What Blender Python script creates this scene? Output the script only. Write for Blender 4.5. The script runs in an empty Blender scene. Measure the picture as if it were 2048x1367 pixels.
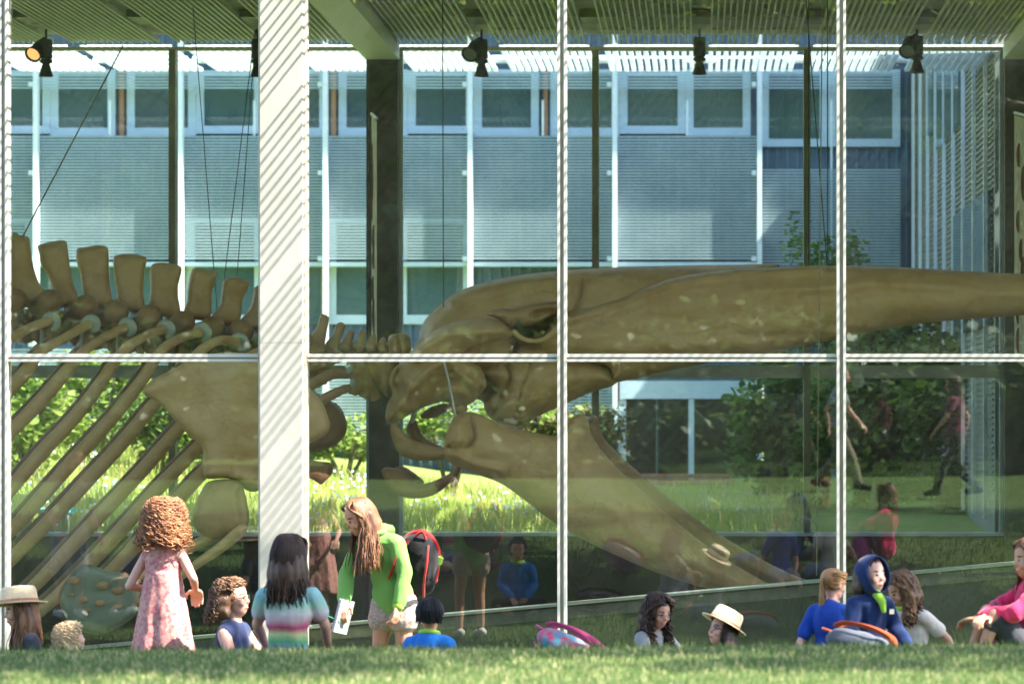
import bpy, bmesh, math, random
import numpy as np
from mathutils import Vector, Matrix, Euler, noise
from mathutils.geometry import delaunay_2d_cdt
R = math.radians
random.seed(7); RNG = np.random.default_rng(7)
sc = bpy.context.scene
C = sc.collection
# ------------------------------------------------------------------ camera
DC, FPX, VX, VY, EYE = 26.0, 6800.0, 1400.0, 825.0, 2.0     # camera stands 26 m in front of the glass wall
cam = bpy.data.cameras.new('camera'); camo = bpy.data.objects.new('camera', cam); C.objects.link(camo)
camo.location = (0, -DC, EYE); camo.rotation_euler = (R(90), 0, 0)
cam.sensor_width = 36; cam.lens = FPX / 2048 * 36
cam.shift_x = (1024 - VX) / 2048; cam.shift_y = (VY - 683.5) / 2048
cam.clip_start = .5; cam.clip_end = 2000
cam.dof.use_dof = True; cam.dof.focus_distance = 25.5; cam.dof.aperture_fstop = 3.2
sc.camera = camo
# ------------------------------------------------------------------ world and sun
SUN = Vector((.615, -.155, .773)).normalized()
elev = math.asin(SUN.z); azim = math.atan2(SUN.x, SUN.y)
w = bpy.data.worlds.new('World'); sc.world = w; w.use_nodes = True
nt = w.node_tree; bg = nt.nodes['Background']
sky = nt.nodes.new('ShaderNodeTexSky'); sky.sky_type = 'NISHITA'; sky.sun_disc = False
sky.sun_elevation = elev; sky.sun_rotation = azim
nt.links.new(sky.outputs[0], bg.inputs[0]); bg.inputs[1].default_value = .13
sl = bpy.data.lights.new('sun', 'SUN'); sl.energy = 4.6; sl.angle = R(.5); sl.color = (1, .95, .86)
so = bpy.data.objects.new('sun', sl); C.objects.link(so)
so.rotation_euler = (-SUN).to_track_quat('-Z', 'Y').to_euler()
sc.view_settings.view_transform = 'Standard'; sc.view_settings.look = 'None'
sc.view_settings.exposure = 2.4; sc.view_settings.gamma = 1
sc.cycles.transparent_max_bounces = 40; sc.cycles.max_bounces = 8
sc.cycles.diffuse_bounces = 4; sc.cycles.glossy_bounces = 4
sc.cycles.caustics_reflective = False; sc.cycles.caustics_refractive = False
sc.cycles.sample_clamp_indirect = 6
# ------------------------------------------------------------------ object helpers
def W(px, py, Y):
    d = Y + DC
    return Vector(((px - VX) / FPX * d, Y, EYE + (VY - py) / FPX * d))
def tag(o, label=None, cat=None, group=None, kind=None):
    if label: o['label'] = label
    if cat: o['category'] = cat
    if group: o['group'] = group
    if kind: o['kind'] = kind
    return o
def thing(name, label, cat, loc=(0, 0, 0), rz=0, group=None):
    o = bpy.data.objects.new(name, None); C.objects.link(o); o.empty_display_size = .1
    o.location = loc; o.rotation_euler = (0, 0, rz)
    return tag(o, label, cat, group)
def addobj(name, me, parent=None):
    o = bpy.data.objects.new(name, me); C.objects.link(o)
    if parent: o.parent = parent
    return o
def copy_tree(o, parent=None):
    c = o.copy(); C.objects.link(c)
    if parent: c.parent = parent
    for ch in list(o.children): copy_tree(ch, c)
    return c
class MB:
    """collects shapes; build() links them as one mesh object"""
    def __init__(s): s.v = []; s.f = []; s.m = []; s.mi = 0
    def add(s, v, f):
        n = len(s.v); s.v.extend([tuple(p) for p in v]); s.f.extend([tuple(i + n for i in q) for q in f]); s.m.extend([s.mi] * len(f)); return s
    def box(s, x0, x1, y0, y1, z0, z1):
        v = [(x, y, z) for z in (z0, z1) for y in (y0, y1) for x in (x0, x1)]
        return s.add(v, [(0, 2, 3, 1), (4, 5, 7, 6), (0, 1, 5, 4), (2, 6, 7, 3), (0, 4, 6, 2), (1, 3, 7, 5)])
    def tube(s, pts, rad, n=8, rx=None, squash=1, ax=None):
        """tapered tube through points with rounded ends. squash scales the 2nd axis; ax fixes the 1st"""
        pts = [Vector(p) for p in pts]; m = len(pts)
        rad = rad if hasattr(rad, '__len__') else [rad] * m
        t0 = (pts[1] - pts[0]).normalized(); t1 = (pts[-1] - pts[-2]).normalized()
        P = [pts[0] - t0 * rad[0] * .85, pts[0] - t0 * rad[0] * .5] + pts + [pts[-1] + t1 * rad[-1] * .5, pts[-1] + t1 * rad[-1] * .85]
        Q = [rad[0] * .35, rad[0] * .82] + list(rad) + [rad[-1] * .82, rad[-1] * .35]
        up = Vector(ax) if ax else (Vector((0, 0, 1)) if abs(t0.z) < .9 else Vector((1, 0, 0)))
        v = []; f = []
        for i, p in enumerate(P):
            t = (P[min(i + 1, len(P) - 1)] - P[max(i - 1, 0)]).normalized()
            a = (up - t * up.dot(t)).normalized(); b = t.cross(a)
            if not ax: up = a
            for k in range(n):
                q = 2 * math.pi * k / n
                v.append(p + a * math.cos(q) * Q[i] + b * math.sin(q) * Q[i] * squash)
        for i in range(len(P) - 1):
            for k in range(n):
                f.append((i * n + k, i * n + (k + 1) % n, (i + 1) * n + (k + 1) % n, (i + 1) * n + k))
        f.append(tuple(reversed(range(n)))); f.append(tuple(range((len(P) - 1) * n, len(P) * n)))
        return s.add(v, f)
    def ell(s, c, r, M=None, n=14, m=9):
        v = []; f = []; c = Vector(c)
        for j in range(1, m):
            th = math.pi * j / m
            for k in range(n):
                ph = 2 * math.pi * k / n
                q = Vector((r[0] * math.sin(th) * math.cos(ph), r[1] * math.sin(th) * math.sin(ph), r[2] * math.cos(th)))
                v.append(c + (M @ q if M else q))
        t = Vector((0, 0, r[2])); t = M @ t if M else t
        v.append(c + t); v.append(c - t); a = len(v) - 2; b = a + 1
        for j in range(m - 2):
            for k in range(n): f.append((j * n + k, (j + 1) * n + k, (j + 1) * n + (k + 1) % n, j * n + (k + 1) % n))
        for k in range(n):
            f.append((a, k, (k + 1) % n)); f.append((b, (m - 2) * n + (k + 1) % n, (m - 2) * n + k))
        return s.add(v, f)
    def lathe(s, prof, c=(0, 0, 0), M=None, n=24, sx=1, sy=1):
        v = []; f = []; c = Vector(c)
        for r, z in prof:
            for k in range(n):
                q = 2 * math.pi * k / n; p = Vector((r * math.cos(q) * sx, r * math.sin(q) * sy, z))
                v.append(c + (M @ p if M else p))
        for i in range(len(prof) - 1):
            for k in range(n): f.append((i * n + k, i * n + (k + 1) % n, (i + 1) * n + (k + 1) % n, (i + 1) * n + k))
        return s.add(v, f)
    def mesh(s, name, mats, smooth=False):
        me = bpy.data.meshes.new(name); me.from_pydata([tuple(p) for p in s.v], [], s.f)
        for m in (mats if isinstance(mats, (list, tuple)) else [mats]): me.materials.append(m)
        if any(s.m): me.polygons.foreach_set('material_index', s.m)
        if smooth: me.polygons.foreach_set('use_smooth', [True] * len(me.polygons))
        me.update(); return me
    def build(s, name, mats, parent=None, smooth=False): return addobj(name, s.mesh(name, mats, smooth), parent)
    def remesh(s, name, mat, parent=None, voxel=.006, smooth=3, wrinkle=0, wscale=9, post=None):
        """fuse every shape into one continuous skin"""
        me = s.mesh('tmp', mat); o = bpy.data.objects.new('tmp', me); C.objects.link(o)
        md = o.modifiers.new('r', 'REMESH'); md.mode = 'VOXEL'; md.voxel_size = voxel; md.use_smooth_shade = True
        if smooth: sm = o.modifiers.new('s', 'SMOOTH'); sm.factor = .5; sm.iterations = smooth
        dg = bpy.context.evaluated_depsgraph_get(); dg.update()
        me2 = bpy.data.meshes.new_from_object(o.evaluated_get(dg)); me2.name = name
        bpy.data.objects.remove(o); bpy.data.meshes.remove(me)
        if not me2.materials:
            for m in (mat if isinstance(mat, (list, tuple)) else [mat]): me2.materials.append(m)
        if wrinkle:
            co = np.empty(len(me2.vertices) * 3, np.float32); me2.vertices.foreach_get('co', co); co = co.reshape(-1, 3)
            nn = np.empty(len(co) * 3, np.float32); me2.vertices.foreach_get('normal', nn); nn = nn.reshape(-1, 3)
            d = np.array([noise.noise(Vector((p[0] * wscale, p[1] * wscale, p[2] * wscale * .55))) + .5 * noise.noise(Vector((p[0] * wscale * 2.3 + 5, p[1] * wscale * 2.3, p[2] * wscale * 1.2))) for p in co.astype(float)])
            co += nn * (d * wrinkle)[:, None]; me2.vertices.foreach_set('co', co.reshape(-1)); me2.update()
        if post: post(me2)
        me2.polygons.foreach_set('use_smooth', [True] * len(me2.polygons))
        return addobj(name, me2, parent)
def crom(P, k=6, closed=False):
    P = [Vector(p) for p in P]; n = len(P); out = []
    rng = range(n) if closed else range(n - 1)
    for i in rng:
        a, b, c, d = (P[(i - 1) % n], P[i], P[(i + 1) % n], P[(i + 2) % n]) if closed else (P[max(i - 1, 0)], P[i], P[i + 1], P[min(i + 2, n - 1)])
        for j in range(k):
            t = j / k
            out.append(.5 * ((2 * b) + (c - a) * t + (2 * a - 5 * b + 4 * c - d) * t * t + (3 * b - a - 3 * c + d) * t ** 3))
    if not closed: out.append(P[-1])
    return out
def lerp(a, b, t): return a + (b - a) * t
def quads_mesh(name, V, k, mats, mi=None, smooth=False):
    """V: (N,k,3) array of separate k-gons"""
    N = len(V); me = bpy.data.meshes.new(name)
    me.vertices.add(N * k); me.vertices.foreach_set('co', V.astype(np.float32).reshape(-1))
    me.loops.add(N * k); me.loops.foreach_set('vertex_index', np.arange(N * k, dtype=np.int32))
    me.polygons.add(N); me.polygons.foreach_set('loop_start', np.arange(0, N * k, k, dtype=np.int32))
    me.polygons.foreach_set('loop_total', np.full(N, k, np.int32))
    for m in (mats if isinstance(mats, (list, tuple)) else [mats]): me.materials.append(m)
    if mi is not None: me.polygons.foreach_set('material_index', mi.astype(np.int32))
    me.update(); me.validate(); return me
# ------------------------------------------------------------------ materials
def mat(name, col, rough=.6, col2=None, scale=4, bump=0, bscale=40, metal=0, spec=.5, detail=5, stretch=(1, 1, 1), sheen=0, transl=0, emit=None):
    m = bpy.data.materials.new(name); m.use_nodes = True; n = m.node_tree.nodes; l = m.node_tree.links
    b = n['Principled BSDF']; b.inputs['Base Color'].default_value = (*col, 1); b.inputs['Roughness'].default_value = rough
    b.inputs['Metallic'].default_value = metal; b.inputs['Specular IOR Level'].default_value = spec
    if sheen: b.inputs['Sheen Weight'].default_value = sheen
    tc = n.new('ShaderNodeTexCoord'); mp = n.new('ShaderNodeMapping'); mp.inputs['Scale'].default_value = stretch
    l.new(tc.outputs['Object'], mp.inputs[0])
    if col2 is not None:
        t = n.new('ShaderNodeTexNoise'); t.inputs['Scale'].default_value = scale; t.inputs['Detail'].default_value = detail
        l.new(mp.outputs[0], t.inputs['Vector'])
        r = n.new('ShaderNodeValToRGB'); r.color_ramp.elements[0].position = .35; r.color_ramp.elements[1].position = .65
        r.color_ramp.elements[0].color = (*col, 1); r.color_ramp.elements[1].color = (*col2, 1)
        l.new(t.outputs['Fac'], r.inputs[0]); l.new(r.outputs[0], b.inputs['Base Color'])
    if bump:
        t = n.new('ShaderNodeTexNoise'); t.inputs['Scale'].default_value = bscale; t.inputs['Detail'].default_value = 4
        l.new(mp.outputs[0], t.inputs['Vector']); bp = n.new('ShaderNodeBump'); bp.inputs['Strength'].default_value = 1
        bp.inputs['Distance'].default_value = bump; l.new(t.outputs['Fac'], bp.inputs['Height']); l.new(bp.outputs[0], b.inputs['Normal'])
    if transl:
        out = n['Material Output']; tr = n.new('ShaderNodeBsdfTranslucent'); mx = n.new('ShaderNodeMixShader'); mx.inputs[0].default_value = transl
        src = b.inputs['Base Color'].links[0].from_socket if b.inputs['Base Color'].links else None
        if src: l.new(src, tr.inputs[0])
        else: tr.inputs[0].default_value = (*col, 1)
        l.new(b.outputs[0], mx.inputs[1]); l.new(tr.outputs[0], mx.inputs[2]); l.new(mx.outputs[0], out.inputs[0])
    if emit: b.inputs['Emission Color'].default_value = (*emit[:3], 1); b.inputs['Emission Strength'].default_value = emit[3]
    return m
def glass(name, tint, refl, wav=0, dust=0):
    m = bpy.data.materials.new(name); m.use_nodes = True; n = m.node_tree.nodes; l = m.node_tree.links
    n.remove(n['Principled BSDF']); out = n['Material Output']
    tr = n.new('ShaderNodeBsdfTransparent'); tr.inputs[0].default_value = (*tint, 1)
    gl = n.new('ShaderNodeBsdfGlossy'); gl.inputs['Roughness'].default_value = 0; gl.inputs[0].default_value = (.96, 1, .96, 1)
    mx = n.new('ShaderNodeMixShader'); mx.inputs[0].default_value = refl
    l.new(tr.outputs[0], mx.inputs[1]); l.new(gl.outputs[0], mx.inputs[2]); last = mx
    tc = n.new('ShaderNodeTexCoord'); mp = n.new('ShaderNodeMapping'); l.new(tc.outputs['Object'], mp.inputs[0])
    if wav:
        mp.inputs['Scale'].default_value = (1.3, 0, .8)
        t = n.new('ShaderNodeTexNoise'); t.inputs['Scale'].default_value = 1; t.inputs['Detail'].default_value = 1.5
        l.new(mp.outputs[0], t.inputs['Vector']); bp = n.new('ShaderNodeBump'); bp.inputs['Distance'].default_value = wav
        l.new(t.outputs['Fac'], bp.inputs['Height']); l.new(bp.outputs[0], gl.inputs['Normal'])
    if dust:
        t = n.new('ShaderNodeTexNoise'); t.inputs['Scale'].default_value = 1.1; t.inputs['Detail'].default_value = 8; l.new(tc.outputs['Object'], t.inputs['Vector'])
        ma = n.new('ShaderNodeMapRange'); ma.inputs[1].default_value = .4; ma.inputs[2].default_value = .8; ma.inputs[3].default_value = dust * .4; ma.inputs[4].default_value = dust * 1.6
        l.new(t.outputs['Fac'], ma.inputs[0])
        sp = n.new('ShaderNodeTexVoronoi'); sp.inputs['Scale'].default_value = 22; l.new(tc.outputs['Object'], sp.inputs['Vector'])
        lt = n.new('ShaderNodeMath'); lt.operation = 'LESS_THAN'; lt.inputs[1].default_value = .06; l.new(sp.outputs['Distance'], lt.inputs[0])
        t2 = n.new('ShaderNodeTexNoise'); t2.inputs['Scale'].default_value = .9; l.new(tc.outputs['Object'], t2.inputs['Vector'])
        gt = n.new('ShaderNodeMath'); gt.operation = 'GREATER_THAN'; gt.inputs[1].default_value = .6; l.new(t2.outputs['Fac'], gt.inputs[0])
        mu = n.new('ShaderNodeMath'); mu.operation = 'MULTIPLY'; l.new(lt.outputs[0], mu.inputs[0]); l.new(gt.outputs[0], mu.inputs[1])
        m3 = n.new('ShaderNodeMath'); m3.operation = 'MULTIPLY_ADD'; m3.inputs[1].default_value = .25; l.new(mu.outputs[0], m3.inputs[0]); l.new(ma.outputs[0], m3.inputs[2])
        df = n.new('ShaderNodeBsdfDiffuse'); df.inputs[0].default_value = (.7, .68, .6, 1)
        m2 = n.new('ShaderNodeMixShader'); l.new(m3.outputs[0], m2.inputs[0]); l.new(mx.outputs[0], m2.inputs[1]); l.new(df.outputs[0], m2.inputs[2]); last = m2
    l.new(last.outputs[0], out.inputs[0]); return m
M = {}
M['white'] = mat('white_paint', (.60, .565, .50), .45, (.65, .61, .55), 3, .0006, 30)
M['column'] = mat('column_paint', (.56, .50, .42), .6, (.61, .55, .47), 2.2, .002, 14)
M['alu'] = mat('aluminium_recess', (.42, .42, .40), .4, metal=.3)
M['olive'] = mat('interior_steel_paint', (.20, .20, .12), .5, (.24, .24, .15), 3)
M['darkcol'] = mat('dark_concrete', (.085, .085, .07), .7, (.13, .13, .10), 9, .003, 60)
M['fin'] = mat('ceiling_slat_paint', (.84, .83, .70), .5, (.88, .87, .74), 6)
M['deck'] = mat('ceiling_deck', (.50, .48, .36), .8, (.56, .54, .42), 3)
M['outfin'] = mat('canopy_slat_aluminium', (.78, .79, .78), .4, (.7, .72, .72), 6)
M['canopy'] = mat('rear_canopy_slat', (.86, .87, .86), .5, (.8, .82, .82), 6, transl=.5)
M['beam'] = mat('beam_paint', (.90, .90, .72), .5, (.88, .88, .70), 2)
M['floor'] = mat('interior_floor', (.34, .33, .27), .5, (.38, .37, .3), 2)
M['ramp'] = mat('ramp_wall', (.035, .042, .03), .6, (.05, .06, .04), 2, .002, 20)
M['cap'] = mat('ramp_cap_metal', (.55, .6, .58), .3, metal=.6)
M['black'] = mat('black_metal', (.03, .035, .03), .4, (.05, .055, .045), 8)
M['cable'] = mat('steel_cable', (.05, .05, .04), .4, metal=.5)
def bonemat(name, a, b, c):
    m = mat(name, a, .5, b, 1.5, .005, 20, detail=9, stretch=(.5, 1, 1.2)); n = m.node_tree.nodes; l = m.node_tree.links; bs = n['Principled BSDF']
    src = bs.inputs['Base Color'].links[0].from_socket; tc = n.new('ShaderNodeTexCoord')
    t = n.new('ShaderNodeTexNoise'); t.inputs['Scale'].default_value = 3.2; t.inputs['Detail'].default_value = 10; t.inputs['Roughness'].default_value = .65; l.new(tc.outputs['Object'], t.inputs[0])
    mr = n.new('ShaderNodeMapRange'); mr.inputs[1].default_value = .48; mr.inputs[2].default_value = .72; l.new(t.outputs[0], mr.inputs[0])
    mx = n.new('ShaderNodeMixRGB'); mx.inputs[2].default_value = (*c, 1); l.new(mr.outputs[0], mx.inputs[0]); l.new(src, mx.inputs[1])
    v = n.new('ShaderNodeTexVoronoi'); v.feature = 'DISTANCE_TO_EDGE'; v.inputs['Scale'].default_value = 1.1; mp = n.new('ShaderNodeMapping'); nz = n.new('ShaderNodeTexNoise'); nz.inputs['Scale'].default_value = 2.5
    l.new(tc.outputs['Object'], nz.inputs[0]); av = n.new('ShaderNodeVectorMath'); av.operation = 'ADD'; l.new(tc.outputs['Object'], av.inputs[0]); l.new(nz.outputs['Color'], av.inputs[1]); l.new(av.outputs[0], v.inputs[0])
    r = n.new('ShaderNodeMapRange'); r.inputs[1].default_value = 0; r.inputs[2].default_value = .008; r.inputs[3].default_value = .22; r.inputs[4].default_value = 0; l.new(v.outputs['Distance'], r.inputs[0])
    m2 = n.new('ShaderNodeMixRGB'); m2.inputs[2].default_value = (.10, .06, .025, 1); l.new(r.outputs[0], m2.inputs[0]); l.new(mx.outputs[0], m2.inputs[1]); l.new(m2.outputs[0], bs.inputs['Base Color']); return m
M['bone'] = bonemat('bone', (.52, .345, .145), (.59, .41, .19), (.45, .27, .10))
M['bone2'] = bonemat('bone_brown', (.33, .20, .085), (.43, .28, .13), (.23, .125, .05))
M['plastic'] = mat('pale_spacer', (.36, .42, .33), .5, (.42, .48, .38), 5)
M['acrylic'] = mat('flipper_resin', (.16, .20, .14), .4, (.22, .26, .18), 4)
M['glass'] = glass('facade_glass', (.975, .985, .945), .088, wav=.0007, dust=.012)
M['glassup'] = glass('upper_facade_glass', (.975, .985, .955), .088, wav=.0007, dust=.011)
M['glass2'] = glass('rear_glass', (.91, .985, 1.0), .04, wav=.0005, dust=.014)
M['wallblue'] = mat('screen_wall_panels', (.065, .115, .165), .6, (.095, .15, .20), .8, stretch=(1, 1, .05))
M['wingwall'] = mat('wing_wall_panels', (.20, .22, .215), .6, (.25, .27, .26), 1.5)
M['frameblue'] = mat('window_frame_paint', (.55, .66, .74), .4, (.6, .7, .78), 3)
M['pole'] = mat('pole_paint', (.85, .88, .9), .35, (.8, .83, .86), 4)
M['rib'] = mat('wall_rib_paint', (.08, .15, .22), .6, (.12, .20, .28), 2)
M['louvre'] = mat('louvre_bars', (.40, .49, .53), .35, (.48, .57, .60), 3)
M['winglass'] = mat('dark_window_glass', (.06, .11, .13), .08, (.09, .15, .15), .7, spec=1)
M['wood'] = mat('cedar_wood', (.35, .15, .08), .6, (.45, .22, .12), 6, stretch=(1, 1, .1))
M['darkroom'] = mat('dark_interior', (.02, .014, .012), .8, (.035, .025, .02), 2)
M['lobby'] = mat('lobby_brown', (.10, .05, .035), .8, (.16, .08, .05), 1.5)
M['concrete'] = mat('path_concrete', (.36, .37, .36), .8, (.44, .45, .43), 3, .003, 40)
# ------------------------------------------------------------------ ground
ZP = [(-12, 0), (0, 0), (3, 0), (4, .05), (4.8, .10), (5.2, .19), (6, .37), (6.5, .46), (7.2, .56), (8, .68), (9, .805), (10, .885), (10.5, .908), (11.2, .925), (12, .93), (14, .93), (60, .95), (400, 1.0)]
def zg(x, y):
    d = -y
    z = float(np.interp(d, [p[0] for p in ZP], [p[1] for p in ZP]))
    return z + .006 * max(-12, min(x, 12)) * min(1, max(0, (d - 3) / 5)) + .012 * noise.noise(Vector((x * .9, y * .9, 0))) * min(1, max(0, d / 3))
def ground_mat(name, a, b, c, s1, s2):
    m = bpy.data.materials.new(name); m.use_nodes = True; n = m.node_tree.nodes; l = m.node_tree.links; bs = n['Principled BSDF']
    bs.inputs['Roughness'].default_value = .9; bs.inputs['Specular IOR Level'].default_value = .2
    tc = n.new('ShaderNodeTexCoord'); t1 = n.new('ShaderNodeTexNoise'); t1.inputs['Scale'].default_value = s1; t1.inputs['Detail'].default_value = 6
    t2 = n.new('ShaderNodeTexNoise'); t2.inputs['Scale'].default_value = s2; t2.inputs['Detail'].default_value = 8
    l.new(tc.outputs['Object'], t1.inputs[0]); l.new(tc.outputs['Object'], t2.inputs[0])
    r1 = n.new('ShaderNodeValToRGB'); r1.color_ramp.elements[0].position = .35; r1.color_ramp.elements[1].position = .65
    r1.color_ramp.elements[0].color = (*a, 1); r1.color_ramp.elements[1].color = (*b, 1); l.new(t1.outputs[0], r1.inputs[0])
    mx = n.new('ShaderNodeMixRGB'); mx.inputs[2].default_value = (*c, 1); l.new(r1.outputs[0], mx.inputs[1])
    r2 = n.new('ShaderNodeMapRange'); r2.inputs[1].default_value = .5; r2.inputs[2].default_value = .7; l.new(t2.outputs[0], r2.inputs[0]); l.new(r2.outputs[0], mx.inputs[0])
    l.new(mx.outputs[0], bs.inputs['Base Color'])
    bp = n.new('ShaderNodeBump'); bp.inputs['Distance'].default_value = .03; l.new(t2.outputs[0], bp.inputs['Height']); l.new(bp.outputs[0], bs.inputs['Normal']); return m
M['lawn'] = ground_mat('lawn_soil', (.035, .070, .014), (.06, .10, .022), (.10, .125, .035), 1.2, 30)
M['meadowg'] = ground_mat('meadow_soil', (.20, .28, .06), (.28, .33, .08), (.36, .32, .14), .9, 12)
xs = sorted(set(list(np.linspace(-16, 12, 113)) + [-400, -200, -100, -60, -40, -28, -20, 16, 22, 32, 50, 90, 200, 400]))
ys = sorted(set(list(np.linspace(-30, 0, 121)) + [-400, -250, -150, -90, -60, -45, -36]))
g = MB(); v = [(x, y, zg(x, y)) for y in ys for x in xs]; nx = len(xs)
g.add(v, [(j * nx + i, j * nx + i + 1, (j + 1) * nx + i + 1, (j + 1) * nx + i) for j in range(len(ys) - 1) for i in range(nx - 1)])
tag(g.build('lawn', M['lawn'], smooth=True), kind='structure', label='sloping lawn in front of the glass wall')
def zc(x, y): return .72 + .34 * min(1, max(0, (y - 8.6) / 13.4)) + .05 * noise.noise(Vector((x * .5, y * .5, 3))) + max(0, min(.75, (-x - 2.5) * .12)) * min(1, max(0, (y - 9) / 6))
xs = list(np.linspace(-22, 14, 109)); xs = [-400, -150, -60, -35] + xs + [20, 40, 120, 400]; ys = list(np.linspace(8.75, 24, 46)) + [40, 80, 200, 800]; nx = len(xs)
g = MB(); v = [(x, y, zc(x, y)) for y in ys for x in xs]
g.add(v, [(j * nx + i, j * nx + i + 1, (j + 1) * nx + i + 1, (j + 1) * nx + i) for j in range(len(ys) - 1) for i in range(nx - 1)])
tag(g.build('courtyard_ground', M['meadowg'], smooth=True), kind='structure', label='courtyard ground behind the glass building')
gs = MB(); gs.add([(-60, 0, 0), (-12, 0, 0), (-12, 8.75, .7), (-60, 8.75, .7)], [(0, 1, 2, 3)]).add([(10, 0, 0), (60, 0, 0), (60, 8.75, .7), (10, 8.75, .7)], [(0, 1, 2, 3)])
tag(gs.build('ground', M['lawn']), kind='structure', label='grass slope beside the glass building')
# grass blades
M['blade'] = mat('grass_blade', (.038, .078, .014), .6, (.085, .14, .026), 1.5, transl=.35)
M['blade2'] = mat('dry_grass_blade', (.13, .17, .04), .6, (.18, .21, .06), 2, transl=.35)
M['fblade'] = mat('rise_grass_blade', (.075, .145, .028), .6, (.13, .20, .04), 1.5, transl=.35)
M['fblade2'] = mat('rise_dry_lit_blade', (.46, .44, .19), .6, (.56, .50, .25), 2, transl=.35)  # dry blades, paled further to put sunlight into the colour
def blades(name, n, xr, yr, hr, wid, zf, mats, lean=.5, frac=.8, dens=None):
    x = RNG.uniform(*xr, n); y = RNG.uniform(*yr, n)
    if dens is not None:
        k = np.array([dens(a, b) for a, b in zip(x, y)]) > RNG.random(n); x = x[k]; y = y[k]; n = len(x)
    z = np.array([zf(a, b) for a, b in zip(x, y)]) - .005
    h = RNG.uniform(*hr, n); a = RNG.uniform(0, 2 * np.pi, n); la = RNG.uniform(0, 2 * np.pi, n); le = h * RNG.uniform(0, lean, n)
    ww = wid * RNG.uniform(.6, 1.3, n); V = np.zeros((n, 4, 3))
    base = np.stack([x, y, z], 1); s = np.stack([np.cos(a) * ww, np.sin(a) * ww, np.zeros(n)], 1)
    tip = base + np.stack([np.cos(la) * le, np.sin(la) * le, h], 1); mid = base * .45 + tip * .55 + np.stack([-np.cos(la) * le * .12, -np.sin(la) * le * .12, h * .06], 1)
    V[:, 0] = base - s * .5; V[:, 1] = mid - s * .45; V[:, 2] = tip; V[:, 3] = mid + s * .5
    return quads_mesh(name, V, 4, mats, (RNG.random(n) > frac).astype(int))
o = addobj('grass', blades('grass', 60000, (-3.6, 1.9), (-13.9, -8.6), (.012, .036), .0045, zg, [M['fblade'], M['fblade2']], frac=.68, dens=lambda x, y: min(1, (x + 3.6) * 1.6, (1.9 - x) * 1.6))); tag(o, 'short green grass on the rise in the foreground', 'grass', kind='stuff')
o = addobj('grass', blades('grass', 130000, (-10, 7), (-10, -.2), (.025, .07), .008, zg, [M['blade'], M['blade2']], frac=.85, dens=lambda x, y: min(1, (x + 10) * .4, (7 - x) * .3, (y + 10) * .6))); tag(o, 'green lawn grass the children sit on', 'grass', kind='stuff')
# ------------------------------------------------------------------ glass museum building
B = 2.131; X0 = -1.053     # front mullions at X0 + k*B; columns every third bay
ZT = 2.42; ZC = 5.70; YB = 8.30
mus = thing('museum_building', 'glass walled museum hall with pale column and white window frames', 'building', (0, 0, 0))
m_l = [k for k in range(-8, 9)]
for k in range(-5, 5):
    x = X0 + k * B
    if k % 3 == 2:      # columns (k=-1 -> -3.18, k=2 -> 3.2)
        xc = x
        MB().box(xc - .160, xc + .160, -.16, .30, -.3, 5.95).build('column', M['column'], mus)
        MB().box(xc - .1605, xc + .1605, -.1605, .3005, 2.531, 2.535).build('column_joint', M['alu'], mus)
        a = MB().box(xc + .163, xc + .187, -.05, .06, -.1, 5.7).box(xc - .187, xc - .163, -.05, .06, -.1, 5.7).build('column_trim', M['white'], mus)
    else:
        a = MB().box(x - .035, x - .014, -.075, .05, -.1, 5.7).box(x + .014, x + .035, -.075, .05, -.1, 5.7).build('mullion', M['white'], mus)
        MB().box(x - .013, x + .013, -.045, .07, -.1, 5.7).build('mullion_recess', M['alu'], a)
    # transom from this mullion to the next
    h0 = .189 if k % 3 == 2 else .036; h1 = .189 if (k + 1) % 3 == 2 else .036
    xa, xb = x + h0, x + B - h1
    a = MB().box(xa, xb, -.055, .05, ZT + .004, ZT + .030).box(xa, xb, -.055, .05, ZT - .030, ZT - .010).build('transom', M['white'], mus)
    MB().box(xa, xb, -.035, .06, ZT - .009, ZT + .001).build('transom_recess', M['alu'], a)
    for (z0, z1) in ((-.08, ZT - .031), (ZT + .031, 5.68)):
        MB().box(xa + .001, xb - .001, -.006, .006, z0, z1).build('glass_pane', M['glass' if z0 < 1 else 'glassup'], mus)
MB().box(-12, 10, -.10, .12, 5.71, 5.90).build('head_beam', M['white'], mus)
MB().box(-12, 10, -.20, 8.42, 5.96, 6.12).build('roof', M['deck'], mus)
MB().box(-12, 10, .40, 8.20, 5.80, 5.85).build('ceiling_deck', M['deck'], mus)
# slats, one part per ceiling panel; panels are half a bay wide with a gap between them
def slats(y0, y1, x0, x1, matn, nm, zt, hgt, wd=.018, step=.0725):
    s = MB(); n = int((x1 - x0) / step)
    for i in range(n + 1):
        x = x0 + (x1 - x0) * i / n
        s.box(x - wd / 2, x + wd / 2, y0, y1, zt, zt + hgt)
    yy = y0 + .25
    while yy < y1: s.box(x0, x1, yy, yy + .03, zt + hgt + .002, zt + hgt + .03); yy += 1.1
    s.build(nm, matn, mus)
for k in range(-10, 10):
    xa = X0 + k * B / 2 + .10; xb = xa + B / 2 - .20
    slats(.42, 8.05, xa, xb, M['fin'], 'ceiling_panel', 5.70, .04, .015, .055)
    slats(8.56, 10.9, xa, xb, M['canopy'], 'canopy_panel', 5.70, .035, .048)
    slats(-2.5, -.15, xa, xb, M['outfin'], 'canopy_panel', 5.74, .010, .017)
for k in range(-10, 10):
    x = X0 + k * B / 2
    for ya, yb in ((1.0, 1.5), (3.4, 3.9), (6.0, 6.6)): MB().box(x - .085, x + .085, ya, yb, 5.72, 5.79).build('ceiling_box', M['olive'], mus)
    MB().tube([(x - .12, 10.6, 5.80), (x + .12, 10.6, 5.80)], .045, 10).build('canopy_tube', M['outfin'], mus, True)
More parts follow.
